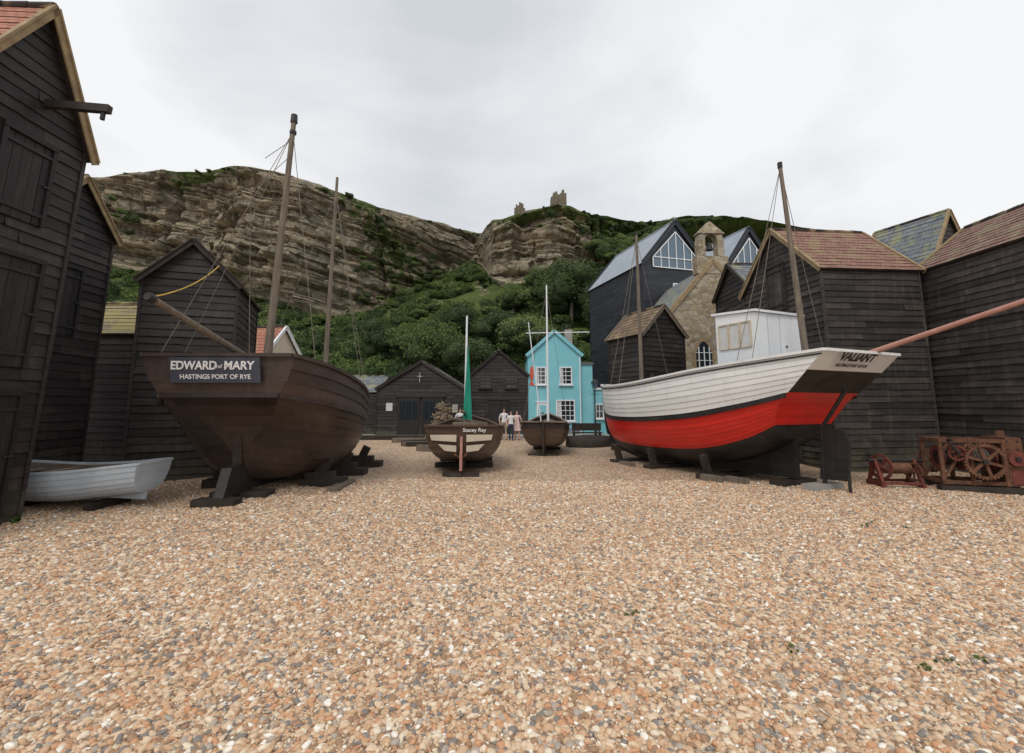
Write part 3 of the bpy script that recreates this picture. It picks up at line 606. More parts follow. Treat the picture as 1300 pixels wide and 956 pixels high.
mb.hexa([(cx-.74,-.06,P+1.6),(cx+.74,-.06,P+1.6),(cx+.74,.56,P+1.6),(cx-.74,.56,P+1.6),(cx-.06,.1,P+2.3),(cx+.06,.1,P+2.3),(cx+.06,.4,P+2.3),(cx-.06,.4,P+2.3)],'stone')
mb.cyl((cx,.25,P+.75),(cx,.25,P+1.15),.2,.09,'iron',12)
mb.build('bellcote',ch)
mb=MB()
def arch(x,z,w,h,y=-.03):
    p=[(x-w/2,y,z),(x+w/2,y,z),(x+w/2,y,z+h)]
    for i in range(1,8):
        t=i/8; 
        p.append((x+w/2-w*t,y,z+h+w*.7*math.sin(math.pi*t)))
    p.append((x-w/2,y,z+h)); return p
mb.poly(arch(1.75,2.6,1.1,2.0,-.02),'barge'); mb.poly(arch(1.75,2.7,.85,1.9,-.03),'glass')
for i in (-1,0,1): mb.beam((1.75+i*.28,-.045,2.7),(1.75+i*.28,-.045,4.9),.04,.04,'white')
for z in (3.2,3.7,4.2,4.6): mb.beam((1.33,-.045,z),(2.17,-.045,z),.03,.03,'white')
mb.build('arched_window',ch)

# ------------------------------------------------------------------ boats
def herm(tab,s):
    xs=[a for a,_ in tab]; ysv=[b for _,b in tab]; n=len(xs)
    s=max(xs[0],min(xs[-1],s)); i=0
    while i<n-2 and s>xs[i+1]: i+=1
    def sl(j):
        if j==0: return (ysv[1]-ysv[0])/(xs[1]-xs[0])
        if j==n-1: return (ysv[-1]-ysv[-2])/(xs[-1]-xs[-2])
        return (ysv[j+1]-ysv[j-1])/(xs[j+1]-xs[j-1])
    h=xs[i+1]-xs[i]; t=(s-xs[i])/h
    return (2*t**3-3*t*t+1)*ysv[i]+(t**3-2*t*t+t)*h*sl(i)+(-2*t**3+3*t*t)*ysv[i+1]+(t**3-t*t)*h*sl(i+1)
class Hull:
    def __init__(s,L,B,K,S,P,xo,bow=.4,q=1.0): s.L=L;s.B=B;s.K=K;s.S=S;s.P=P;s.xo=xo;s.bow=bow;s.q=q
    def pt(s,a,t,side=1,off=0,zoff=0):
        th=t*math.pi/2; B=max(.02,herm(s.B,a));K=herm(s.K,a);S=herm(s.S,a);p=herm(s.P,a)
        y=B*math.sin(th)**p+off*math.sin(th); z=K+(S-K)*(1-math.cos(th))**s.q-off*math.cos(th)+zoff
        x=a*s.L+herm(s.xo,t)*max(0,1-a/.3)**2+s.bow*t*max(0,(a-.72)/.28)**2
        return Vector((x,side*max(y,.0),z))
    def shell(s,e,n,mat_of,lip=.02,ns=36,inner=None,name='planked_hull',transom_mat=None,deck=None,deckdrop=.45):
        mb=MB()
        for side in (1,-1):
            for j in range(n):
                t0=j/n;t1=(j+1)/n; k=mb.mi(mat_of((t0+t1)/2)); b=len(mb.v)
                for i in range(ns+1):
                    a=(i/ns)**1.25
                    mb.v.append(tuple(s.pt(a,t0,side,0)));mb.v.append(tuple(s.pt(a,t0,side,lip)));mb.v.append(tuple(s.pt(a,t1,side,.002)))
                for i in range(ns):
                    q=b+3*i
                    for u,w in ((0,1),(1,2)):
                        mb.f.append((q+u,q+3+u,q+3+w,q+w)); mb.m.append(k); mb.uv.append([(0,0)]*4)
        tn=n
        for j in range(tn):
            t0=j/tn;t1=(j+1)/tn
            a=s.pt(0,t0,1,lip);b_=s.pt(0,t0,-1,lip);c=s.pt(0,t1,-1,.002);d=s.pt(0,t1,1,.002)
            a0=s.pt(0,t0,1);b0=s.pt(0,t0,-1)
            mm=(transom_mat or mat_of)((t0+t1)/2)
            mb.poly([a,b_,c,d],mm); mb.poly([a0,b0,b_,a],mm)
        ob=mb.build(name,e)
        if inner:
            ib=MB()
            for side in (1,-1):
                for j in range(10):
                    t0=.05+j*.095;t1=.05+(j+1)*.095
                    for i in range(ns):
                        a0=i/ns*.97+.012;a1=(i+1)/ns*.97+.012
                        ib.poly([s.pt(a0,t0,side,-.03),s.pt(a1,t0,side,-.03),s.pt(a1,t1,side,-.03),s.pt(a0,t1,side,-.03)],inner)
            ib.poly([s.pt(.012,t,1,-.03) for t in (.1,.3,.5,.7,.85,1)]+[s.pt(.012,t,-1,-.03) for t in (1,.85,.7,.5,.3,.1)],inner)
            ib.build('hull_interior',e)
        if deck:
            db=MB()
            def hb(a):
                S=herm(s.S,a);K=herm(s.K,a); fr=(S-deckdrop-K)/(S-K); th=math.acos(max(-1,min(1,1-fr**(1/s.q)))); t=th/(math.pi/2); return s.pt(a,t,1,-.05)
            for i in range(ns):
                p0=hb(i/ns);p1=hb((i+1)/ns)
                p0.y=max(p0.y,.0);p1.y=max(p1.y,.0)
                db.poly([p0,p1,(p1.x,-p1.y,p1.z),(p0.x,-p0.y,p0.z)],deck)
            db.build('deck',e)
        return ob
    def rails(s,e,mat,w=.1,h=.06,name='gunwale',t=1.0,off=0,stern=True,ns=36,zo=.02):
        mb=MB()
        for side in (1,-1):
            for i in range(ns):
                a=s.pt((i/ns)**1.25,t,side,off,zo);b=s.pt(((i+1)/ns)**1.25,t,side,off,zo); dd=(b-a)*.05; mb.beam(a-dd,b+dd,w,h,mat)
        if stern:
            a=s.pt(0,t,1,off,zo);b=s.pt(0,t,-1,off,zo); mb.beam(a,b,w,h,mat)
        mb.build(name,e)
    def keel(s,e,kb,mat,th=.13,a0=0,a1=1,name='keel_and_deadwood',ns=30,x0=0):
        mb=MB()
        for i in range(ns):
            u0=a0+(a1-a0)*i/ns;u1=a0+(a1-a0)*(i+1)/ns
            x_0=s.pt(u0,0).x;x_1=s.pt(u1,0).x
            if u0==0: x_0+=x0
            mb.hexa([(x_0,-th/2,herm(kb,u0)),(x_1,-th/2,herm(kb,u1)),(x_1,th/2,herm(kb,u1)),(x_0,th/2,herm(kb,u0)),
                     (x_0,-th/2,herm(s.K,u0)+.12),(x_1,-th/2,herm(s.K,u1)+.12),(x_1,th/2,herm(s.K,u1)+.12),(x_0,th/2,herm(s.K,u0)+.12)],mat)
        for i in range(12):
            p=s.pt(1,i/12);q=s.pt(1,(i+1)/12+.01); p.y=q.y=0; mb.beam(p+Vector((.03,0,-.02)),q+Vector((.03,0,.03)),th,.16,mat,up=(1,0,0))
        mb.build(name,e)
def plate(e,pts,th,mat,name,y=0):
    mb=MB(); n=len(pts)
    mb.poly([(x,y-th/2,z) for x,z in pts],mat); mb.poly([(x,y+th/2,z) for x,z in pts][::-1],mat)
    for i in range(n):
        a=pts[i];b=pts[(i+1)%n]; mb.poly([(a[0],y-th/2,a[1]),(b[0],y-th/2,b[1]),(b[0],y+th/2,b[1]),(a[0],y+th/2,a[1])],mat)
    return mb.build(name,e)
def aft_text(e,txt,x,y,z,size,mat,tilt=0,name='lettering',bold=.012,shear=0,sx=1):
    c=bpy.data.curves.new(name,'FONT'); c.body=txt; c.size=size; c.align_x='CENTER'; c.align_y='CENTER'; c.extrude=.004; c.offset=bold*size; c.shear=shear
    c.materials.append(M[mat]); o=bpy.data.objects.new(name,c); COL.objects.link(o); o.parent=e
    m=Matrix(((0,0,-1),(-1,0,0),(0,1,0))).to_4x4()
    m=Matrix.Translation((x,y,z)) @ Matrix.Rotation(tilt,4,'Y') @ m @ Matrix.Diagonal((sx,1,1,1))
    o.matrix_local=m; return o

# --- Edward and Mary : planks sweep round a tucked stern beneath a lute counter
hd=math.atan2(1,-.03)
em=empty('brown_fishing_boat',(-5.72,9.85,0),hd)
H=Hull(7.6,[(0,1.42),(.07,1.72),(.16,1.88),(.32,1.90),(.5,1.68),(.7,1.28),(.87,.7),(1,.03)],[(0,.55),(.08,.34),(.3,.22),(.6,.22),(.85,.4),(1,.9)],[(0,2.86),(.3,2.42),(.55,2.15),(.8,2.2),(1,2.45)],[(0,4.4),(.05,1.7),(.10,.95),(.2,.66),(.4,.58),(.7,.7),(1,1.1)],[(0,.35),(.3,.3),(.6,.12),(.70,-.12),(.76,-.42),(.80,-.60),(1,-.72)],.4)
H.shell(em,15,lambda t:'brownbul' if t>.79 else 'brownhull',.032,deck='deck',deckdrop=.4,ns=70)
H.rails(em,'brownbul',.12,.07,ns=50); H.rails(em,'brownhull',.08,.08,'rubbing_strake',.79,.03,zo=0,ns=50)
H.keel(em,[(0,.14),(.5,.12),(1,.65)],'blackhull',.16,x0=-.1)
plate(em,[(.28,.12),(.55,.12),(.45,.6),(.36,1.2),(.22,1.75),(.12,1.7),(.2,1.1)],.18,'brownhull','sternpost')
plate(em,[(-.35,.12),(.5,.12),(.42,.62),(.3,.72),(-.12,.66)],.2,'blackhull','skeg')
mb=MB(); mb.box((-.55,-.4,-.05),(-.2,.4,.12),'darkwood'); mb.box((.3,-.6,-.05),(.75,.55,.12),'darkwood')
for x in (1.6,3.4,5.2):
    mb.box((x,-1.75,-.03),(x+.5,-.75,.18),'darkwood'); mb.box((x+.05,-1.5,.18),(x+.35,-.85,.34),'darkwood'); mb.beam((x+.2,-1.15,.3),(x+.2,-1.3,.62),.18,.22,'darkwood')
    mb.box((x,.75,-.03),(x+.5,1.5,.18),'darkwood')
    mb.beam((x+.2,1.15,.18),(x+.2,1.3,.6),.18,.22,'darkwood')
mb.box((.9,-1.9,-.03),(2.2,-1.65,.1),'oldwood')
mb.build('keel_blocks_and_props',em)
mb=MB(); q=[]
for z in (2.34,2.82):
    xx=-.71-(z-2.36)*.25
    for y,o in ((.85,0),(-.85,0),(-.85,.03),(.85,.03)): q.append((xx-o,y,z))
mb.hexa(q,'signblue'); mb.build('name_board',em)
def TXf(z): return -.740-.25*(z-2.36)-.006
aft_text(em,'EDWARD',TXf(2.66),.40,2.66,.225,'wink',-.245,bold=.025,shear=.12,sx=.90)
aft_text(em,'and',TXf(2.65),-.05,2.65,.11,'wink',-.245,bold=.0,shear=.3)
aft_text(em,'MARY',TXf(2.66),-.45,2.66,.225,'wink',-.245,bold=.025,shear=.12,sx=.95)
aft_text(em,'HASTINGS PORT OF RYE',TXf(2.45),0,2.45,.125,'wink',-.245,bold=.012,sx=.97)
mb=MB()
mb.cyl((.75,-.18,1.8),(.85,-.42,8.85),.1,.055,'oldwood',12); mb.cyl((.85,-.42,8.75),(.85,-.42,8.95),.085,.075,'iron',10); mb.cyl((.84,-.42,8.45),(.84,-.42,8.52),.08,.08,'iron',10)
mb.cyl((3.7,-.45,1.6),(3.75,-.5,8.8),.085,.04,'oldwood',10); mb.cyl((3.75,-.52,8.2),(3.75,-.15,8.2),.02,.02,'iron')
mb.cyl((.9,-.05,2.78),(-2.3,.2,3.62),.075,.055,'oldwood',10); mb.cyl((-2.3,.2,3.62),(-2.42,.21,3.65),.075,.07,'iron')
mb.build('masts_and_outrigger',em)
mb=MB()
for a_,b_ in (((.84,-.42,8.5),(.3,1.4,2.8)),((.84,-.42,8.5),(-.6,1.2,2.9)),((.84,-.42,8.5),(.3,-1.5,2.7)),((3.75,-.5,8.3),(3.9,-1.6,2.2)),((3.75,-.5,8.3),(3.3,-1.65,2.25)),((3.75,-.5,8.3),(3.5,1.5,2.25)),((.84,-.42,7.9),(.5,.3,6.8)),((.5,.3,6.8),(.6,.1,3)),((.84,-.42,8.3),(.45,.0,7.6))):
    mb.cyl(a_,b_,.008,.008,'rope',5)
mb.build('rigging',em)
mb=MB(); 
for i in range(9):
    a=i*.7; mb.cyl((1.2+.2*math.cos(a),-.3+.3*math.sin(a),2.35),(1.2+.2*math.cos(a+.7),-.3+.3*math.sin(a+.7),2.5),.05,.05,'rope',6)
mb.box((1.9,-.6,2.0),(2.9,.6,2.45),'brownbul'); mb.box((.9,-1.2,2.1),(1.3,-.6,2.55),'darkwood'); mb.build('deck_gear',em)
mb=MB(); pts=[]
for i in range(11):
    t=i/10; p=Vector((-5.9,7.55,3.66)).lerp(Vector((-8.25,13.0,5.9)),t); p.z-=.28*4*t*(1-t)*.6; pts.append(p)
e=empty('yellow_mooring_rope'); mb.path(pts,.012,'yrope'); mb.build('rope_strand',e)

# --- Valiant
ax=Vector((-.42,.91)).normalized()
va=empty('red_and_white_fishing_boat',(7.18,11.3,0),math.atan2(ax.y,ax.x))
V=Hull(8.0,[(0,1.36),(.25,1.6),(.5,1.6),(.75,1.3),(.9,.78),(.97,.35),(1,.04)],[(0,1.15),(.12,.75),(.3,.38),(.5,.27),(.75,.28),(.9,.42),(1,.85)],[(0,3.04),(.3,2.8),(.6,2.6),(.85,2.58),(1,2.7)],[(0,.48),(.3,.62),(.6,.7),(1,1.0)],[(0,.45),(.4,.28),(.62,.0),(.72,-.3),(1,-1.15)],.35)
def vm(t): return 'whitehull' if t>.70 else ('blackhull' if t>.655 else ('red' if t>.38 else 'blackhull'))
def vt(t): return 'whitehull' if t>.86 else ('darkwood' if t>.70 else ('red' if t>.38 else 'blackhull'))  # dark timber band under the white also paints in the counter's shadowed underside
V.shell(va,24,vm,.016,deck='deck',deckdrop=.5,transom_mat=vt,ns=48)
V.rails(va,'whitehull',.1,.06); V.rails(va,'blackhull',.06,.10,'rubbing_strake',.685,.02,zo=0,stern=False); 
V.rails(va,'blackhull',.03,.03,'sheer_line',.985,.02,zo=-.02,stern=False)
V.keel(va,[(0,.16),(.5,.12),(.8,.12),(1,.55)],'blackhull',.16,x0=.1)
plate(va,[(.0,.22),(-.62,.25),(-.70,1.1),(-.6,1.35),(-.12,1.4),(-.1,1.2)],.09,'blackhull','rudder')
mb=MB(); mb.cyl((-.08,0,.05),(-.12,0,1.45),.05,.05,'iron'); mb.cyl((-.12,0,1.4),(-.72,0,2.25),.045,.045,'iron'); mb.cyl((-.62,0,.0),(-.62,0,.5),.035,.035,'iron'); mb.build('rudder_stock',va)
mb=MB()
mb.box((-.2,-.5,-.03),(.15,.5,.13),'concrete'); mb.box((.5,-.6,-.03),(.9,.6,.12),'darkwood')
for x in (2.2,4.3,6.0):
    mb.box((x,-1.3,-.03),(x+.35,1.3,.1),'darkwood'); 
    mb.beam((x+.2,1.0,.1),(x+.2,1.15,.6),.14,.18,'darkwood'); mb.beam((x+.2,-1.0,.1),(x+.2,-1.15,.6),.14,.18,'darkwood')
for q_ in ((1.2,.9),(1.7,1.2),(5.0,1.3)): mb.box((q_[0],q_[1],-.03),(q_[0]+.6,q_[1]+.2,.12),'oldwood')
mb.build('keel_blocks',va)
aft_text(va,'VALIANT',-1.145,.18,2.93,.30,'ink',-.75,bold=.025,sx=1.0)
aft_text(va,'HASTINGS PORT OF RYE',-.99,.18,2.765,.12,'ink',-.75,bold=.005,sx=.85)
mb=MB(); x0,x1,yw=.75,1.95,.9; z0,z1=2.4,4.28
mb.hexa([(x0,-yw,z0),(x1,-yw,z0),(x1,yw,z0),(x0,yw,z0),(x0,-yw,z1-.05),(x1,-yw,z1+.04),(x1,yw,z1+.04),(x0,yw,z1-.05)],'white')
mb.hexa([(x0-.06,-yw-.05,z1-.04),(x1+.1,-yw-.05,z1+.05),(x1+.1,yw+.05,z1+.05),(x0-.06,yw+.05,z1-.04),(x0-.06,-yw-.05,z1+.02),(x1+.1,-yw-.05,z1+.11),(x1+.1,yw+.05,z1+.11),(x0-.06,yw+.05,z1+.02)],'white')
for yy in (-.45,.0,.45): mb.box((x0-.015,yy-.012,z0),(x0-.002,yy+.012,z1-.1),'dinghy')
mb.box((x0-.03,-.75,z0+.3),(x0-.004,-.1,z1-.2),'white')
mb.cyl((x0-.05,-.18,3.4),(x0-.02,-.18,3.4),.03,.03,'iron')
mb.build('wheelhouse',va)
mb=MB()
for i in range(3):
    xa=x0+.12+i*.34
    mb.box((xa,yw+.004,3.38),(xa+.29,yw+.012,4.02),'curtain')
    for b_ in (((xa,3.38),(xa,4.02)),((xa+.29,3.38),(xa+.29,4.02)),((xa,3.38),(xa+.29,3.38)),((xa,4.02),(xa+.29,4.02))):
        mb.beam((b_[0][0],yw+.02,b_[0][1]),(b_[1][0],yw+.02,b_[1][1]),.035,.035,'cream')
mb.build('wheelhouse_windows',va)
mb=MB()
mb.cyl((.05,.05,2.4),(.30,.12,8.1),.085,.045,'oldwood',12); mb.cyl((.30,.12,8.0),(.30,.12,8.15),.06,.06,'iron',8)
mb.cyl((6.0,.1,2.0),(6.0,.1,8.1),.085,.045,'oldwood',12); mb.cyl((6.0,.1,8.2),(6.0,.1,8.1),.055,.05,'iron',8)
mb.build('masts',va)
mb=MB(); mb.cyl((-.2,-.45,2.85),(-3.75,-.6,3.82),.065,.045,'spar_pink',10); mb.cyl((-3.75,-.6,3.82),(-3.9,-.6,3.86),.06,.06,'rust',10); mb.build('stern_outrigger_spar',va)
mb=MB()
for a_,b_ in (((.30,.12,8.0),(.9,1.45,2.95)),((.30,.12,8.0),(.5,1.4,3.0)),((.30,.12,8.0),(.5,-1.4,3.0)),((6,.1,8),(5.6,1.4,2.6)),((6,.1,8),(6.2,1.3,2.6)),((6,.1,8),(6.1,-1.3,2.6))):
    mb.cyl(a_,b_,.008,.008,'rope',5)
mb.build('rigging',va)
mb=MB(); mb.box((2.9,-.5,2.2),(4.0,.5,2.7),'white'); mb.box((6.4,-.35,2.1),(7.0,.35,2.85),'darkwood'); mb.cyl((6.7,-.6,2.75),(6.7,.6,2.75),.12,.12,'iron'); mb.cyl((5.0,.5,2.2),(5.0,.5,2.95),.06,.06,'iron'); mb.build('deck_gear',va)

# --- Stacey boat
sb=empty('brown_and_cream_sailing_boat',(-1.42,13.6,0),math.atan2(1,-.05))
A=Hull(5.2,[(0,1.0),(.3,1.2),(.55,1.15),(.8,.75),(1,.03)],[(0,.42),(.2,.25),(.5,.2),(.8,.3),(1,.6)],[(0,1.33),(.3,1.22),(.6,1.2),(1,1.5)],[(0,.5),(.5,.6),(1,1)],[(0,.1),(1,-.18)],.3)
A.shell(sb,12,lambda t:'midbrown' if t>.5 else 'brownhull',.018,deck='deck',deckdrop=.2,transom_mat=lambda t:'midbrown' if t>.45 else 'brownhull')
A.rails(sb,'midbrown',.09,.05)
A.keel(sb,[(0,.08),(1,.35)],'brownhull',.1)
mb=MB()
for s_ in (1,-1):
    y0_=.14*s_;y1_=.86*s_
    mb.poly([(-.155,y0_,.90),(-.155,y1_*.97,.95),(-.170,y1_*1.02,1.10),(-.170,y0_,1.10)],'cream')
    mb.poly([(-.12,y0_,.62),(-.12,y1_*.55,.66),(-.145,y1_*.75,.84),(-.145,y0_,.80)],'cream')
mb.build('cream_transom_panels',sb)
mb=MB(); mb.box((-.22,-.035,.12),(-.1,.035,1.05),'spar_pink'); mb.box((-.45,-.03,.15),(-.22,.03,.62),'spar_pink')
for i in range(3):
    a=i*2.094+.5; mb.hexa([(-.1,.0,.42),(-.06,.05,.42),(-.06,.05,.46),(-.1,0,.46),(-.12,.18*math.cos(a),.44+.18*math.sin(a)),(-.08,.18*math.cos(a)+.05,.44+.18*math.sin(a)),(-.08,.18*math.cos(a)+.05,.5+.18*math.sin(a)),(-.12,.18*math.cos(a),.5+.18*math.sin(a))],'rust')
mb.build('rudder_and_propeller',sb)
aft_text(sb,'Stacey Ray',-.20,-.36,1.225,.15,'wink',-.2,bold=.01)
mb=MB(); mb.cyl((1.8,0,.9),(1.8,-.02,4.85),.05,.03,'white',10); mb.beam((.4,0,1.75),(1.8,0,1.65),.07,.07,'oldwood'); mb.build('mast',sb)
mb=MB()
for i in range(12):
    z=1.45+i*.2; w0=.17*(1-i/14);w1=.17*(1-(i+1)/14); mb.hexa([(1.7,-w0-.06,z),(1.85,-w0-.06,z),(1.85,w0-.1,z),(1.7,w0-.1,z),(1.7,-w1-.06,z+.2),(1.85,-w1-.06,z+.2),(1.85,w1-.1,z+.2),(1.7,w1-.1,z+.2)],'greensail')
mb.build('furled_green_sail',sb)
mb=MB(); mb.box((-.3,-.5,-.03),(.1,.5,.08),'darkwood'); mb.box((1.5,-.9,-.03),(1.8,.9,.14),'darkwood'); mb.box((3.2,-.9,-.03),(3.5,.9,.14),'darkwood')
mb.box((.5,-.5,1.1),(1.3,.3,1.4),'oldwood'); mb.beam((.1,-.7,1.38),(2.4,.5,1.5),.07,.07,'oldwood'); mb.build('chocks_and_gear',sb)

# --- small brown boat
bb=empty('small_brown_sailing_boat',(1.2,18.4,0),math.atan2(1,.12))
A=Hull(4.8,[(0,.8),(.3,.97),(.55,.93),(.8,.6),(1,.03)],[(0,.4),(.2,.25),(.5,.2),(.8,.3),(1,.6)],[(0,1.28),(.3,1.12),(.6,1.15),(1,1.5)],[(0,.55),(.5,.65),(1,1)],[(0,.1),(1,-.18)],.3)
A.shell(bb,12,lambda t:'darkwood' if t>.8 else 'midbrown',.018,deck='deck',deckdrop=.2); A.rails(bb,'inwood',.09,.05); A.keel(bb,[(0,.06),(1,.35)],'blackhull',.1)
plate(bb,[(-.3,.1),(-.02,.1),(-.16,1.35),(-.3,1.3)],.06,'darkwood','rudder')
mb=MB(); mb.cyl((1.6,-.12,.9),(1.7,-.1,7.1),.055,.03,'white',10); mb.cyl((2.4,.2,1.0),(2.3,.75,5.6),.03,.02,'white',8); mb.cyl((1.65,-1.9,5.0),(1.65,.8,5.0),.02,.02,'white',8); mb.cyl((.6,.1,1.6),(2.2,.1,1.6),.03,.03,'oldwood')
mb.cyl((1.7,-.1,6.9),(1.2,-.9,1.2),.008,.008,'rope',5);mb.cyl((1.7,-.1,6.9),(1.2,.9,1.2),.008,.008,'rope',5); mb.build('mast_and_spars',bb)
mb=MB(); mb.box((.0,-.6,-.03),(.3,.6,.07),'darkwood'); mb.box((2.8,-.6,-.03),(3.1,.6,.1),'darkwood'); mb.build('chocks',bb)

# --- pale dinghy
dg=empty('pale_grey_rowing_boat',(-7.15,9.55,.02),math.atan2(-.06,-1))
A=Hull(3.1,[(0,.50),(.2,.68),(.5,.80),(.8,.55),(1,.03)],[(0,.24),(.4,.12),(.8,.16),(1,.35)],[(0,.78),(.3,.68),(.6,.66),(1,.82)],[(0,.55),(.5,.6),(1,.9)],[(0,.0),(1,-.12)],.2)
A.shell(dg,8,lambda t:'dinghy',.016,inner='inwood'); A.rails(dg,'dinghy',.055,.045)
A.keel(dg,[(0,.08),(1,.25)],'dinghy',.06)
mb=MB()
for x in (.35,1.1,1.8,2.4):
    hw=herm(A.B,x/3.1)-.05; mb.box((x,-hw,.58),(x+.2,hw,.61),'inwood')
for s_ in (-1,1): mb.box((.1,s_*.28-.05,.42),(2.4,s_*.28+.05,.45),'inwood')
for i in range(14):
    x=.2+i*.19
    for s_ in (1,-1):
        for j in range(5):
            mb.beam(A.pt(x/3.1,.3+j*.13,s_,-.04),A.pt(x/3.1,.3+(j+1)*.13,s_,-.04),.03,.02,'inwood')
mb.build('thwarts_and_ribs',dg)
mb=MB(); mb.box((.6,-.5,-.06),(.75,.5,.1),'darkwood'); mb.box((2.1,-.5,-.06),(2.25,.5,.1),'darkwood'); mb.build('chocks',dg)

# ------------------------------------------------------------------ winches
def gear(mb,c,axis,r,th,mat,teeth=28,spokes=6):
    c=Vector(c);axis=Vector(axis).normalized(); u=axis.cross(Vector((0,0,1))).normalized(); w=axis.cross(u)
    n=teeth*2
    def P(a,rr,o): return c+u*math.cos(a)*rr+w*math.sin(a)*rr+axis*o
    for i in range(n):
        a0=2*math.pi*i/n;a1=2*math.pi*(i+1)/n; ro=r if i%2 else r*.93; ri=r*.8
        mb.hexa([P(a0,ri,-th/2),P(a1,ri,-th/2),P(a1,ro,-th/2),P(a0,ro,-th/2),P(a0,ri,th/2),P(a1,ri,th/2),P(a1,ro,th/2),P(a0,ro,th/2)],mat)
    for i in range(spokes):
        a=2*math.pi*i/spokes+.3; mb.beam(c,P(a,r*.84,0),th*.8,r*.12,mat,up=axis)
    mb.cyl(c-axis*th,c+axis*th,r*.17,r*.17,mat,12)
w1=empty('rusty_boat_winch',(9.75,11.0,0),math.radians(-16))
mb=MB()
mb.beam((-.1,0,.06),(1.75,0,.06),.2,.14,'darkwood'); mb.beam((-.1,.75,.06),(1.75,.75,.06),.2,.14,'darkwood')
mb.build('timber_skids',w1)
mb=MB()
for x in (0,.55,1.15):
    for z in (.2,1.12): mb.beam((x,-.05,z),(x,.8,z),.06,.08,'rust')
    for y in (0,.75): mb.beam((x,y,.14),(x,y,1.15),.07,.07,'rust')
for y in (0,.75):
    for z in (.2,1.12): mb.beam((0,y,z),(1.15,y,z),.06,.08,'rust')
mb.beam((0,0,.25),(.5,0,1.05),.05,.05,'rust'); mb.beam((0,.75,.25),(.55,.75,1.05),.05,.05,'rust')
mb.hexa([(1.2,-.02,.16),(1.55,-.02,.16),(1.55,.8,.16),(1.2,.8,.16),(1.2,-.02,1.2),(1.48,-.02,1.2),(1.48,.8,1.2),(1.2,.8,1.2)],'rust')
mb.cyl((1.35,-.08,.75),(1.35,.0,.75),.16,.16,'rust2',18); mb.cyl((1.35,-.12,.75),(1.35,-.08,.75),.05,.05,'iron')
for z in (.25,.55,.95,1.12):
    for xx in (1.23,1.47-.06*(z>.9)): mb.cyl((xx,-.04,z),(xx,-.02,z),.015,.015,'iron',6)
mb.box((1.25,-.03,.2),(1.45,-.022,.5),'rust2')
mb.cyl((1.3,.3,1.2),(1.3,.3,1.34),.09,.07,'rust',12)
mb.build('iron_frame',w1)
mb=MB(); gear(mb,(.74,-.12,.68),(0,1,0),.40,.07,'rust',34,6); gear(mb,(.25,-.1,.85),(0,1,0),.17,.07,'rust2',16,4); gear(mb,(.24,.9,.6),(0,1,0),.3,.06,'rust',22,5)
mb.cyl((.72,-.2,.68),(.72,.85,.68),.05,.05,'iron'); mb.cyl((.08,.35,.72),(1.1,.35,.72),.17,.17,'darkwood',16)
for xx in (.08,.5,1.05): mb.cyl((xx,.35,.72),(xx+.04,.35,.72),.29,.29,'rust2',20)
mb.cyl((.25,-.18,.85),(.25,.8,.85),.04,.04,'iron'); mb.beam((.25,-.2,.85),(.05,-.2,1.15),.04,.04,'iron'); mb.cyl((.05,-.2,1.15),(.05,-.42,1.15),.025,.025,'iron')
for i in range(9): mb.cyl((.56+.05*i,.35,.72),(.585+.05*i,.35,.72),.2,.2,'rope',16)
mb.build('gears_and_drum',w1)
w2=empty('small_rusty_winch',(8.75,11.7,0),math.radians(-8))
mb=MB()
for x in (0,.85):
    mb.beam((x,-.25,.06),(x+.0,.0,.62),.06,.08,'rust2'); mb.beam((x,.3,.06),(x,.0,.62),.06,.08,'rust2'); mb.beam((x,-.3,.06),(x,.35,.06),.08,.1,'rust2')
mb.beam((0,-.25,.1),(.85,-.25,.1),.06,.06,'rust2'); mb.beam((0,.3,.1),(.85,.3,.1),.06,.06,'rust2')
mb.cyl((-.15,0,.6),(1.05,0,.6),.035,.035,'iron'); mb.cyl((.12,0,.42),(.74,0,.42),.13,.13,'rust',14)
gear(mb,(.1,-.05,.45),(1,.35,0),.3,.05,'rust2',24,5); gear(mb,(.8,-.05,.35),(1,.35,0),.22,.05,'rust',20,5)
mb.build('winch_frame_and_gears',w2)

# ------------------------------------------------------------------ street furniture & clutter
lp=empty('street_lamp',(5.05,29,0)); mb=MB()
mb.cyl((0,0,0),(0,0,.6),.09,.07,'iron'); mb.cyl((0,0,.6),(0,0,2.9),.045,.035,'iron'); mb.beam((-.25,0,2.6),(.25,0,2.6),.03,.03,'iron'); mb.build('post',lp)
mb=MB(); mb.hexa([(-.1,-.1,2.92),(.1,-.1,2.92),(.1,.1,2.92),(-.1,.1,2.92),(-.19,-.19,3.3),(.19,-.19,3.3),(.19,.19,3.3),(-.19,.19,3.3)],'glass2'); mb.hexa([(-.22,-.22,3.302),(.22,-.22,3.302),(.22,.22,3.302),(-.22,.22,3.302),(-.04,-.04,3.52),(.04,-.04,3.52),(.04,.04,3.52),(-.04,.04,3.52)],'iron'); mb.build('lantern',lp)
cs=empty('conical_driftwood_stack',(-3.55,24.5,0)); mb=MB()
for i in range(110):
    a=U(0,6.28);r=U(.35,.95);z=U(0,.5); a2=a+U(-.6,.6); zt=2.3*(1-r*.25)*U(.65,1); mb.cyl((r*math.cos(a),r*math.sin(a),z),(r*.15*math.cos(a2),r*.15*math.sin(a2),zt),.05,.03,'oldwood' if i%3 else 'inwood',5)
for i in range(240):
    z=U(.1,2.0); r=(1-z/2.4)*.9; a=U(0,6.28); mb.beam((r*math.cos(a),r*math.sin(a),z),(r*math.cos(a)+U(-.2,.2),r*math.sin(a)+U(-.2,.2),z+U(-.1,.15)),.08,.06,random.choice(['oldwood','inwood','barge']))
mb.build('stacked_wood',cs)
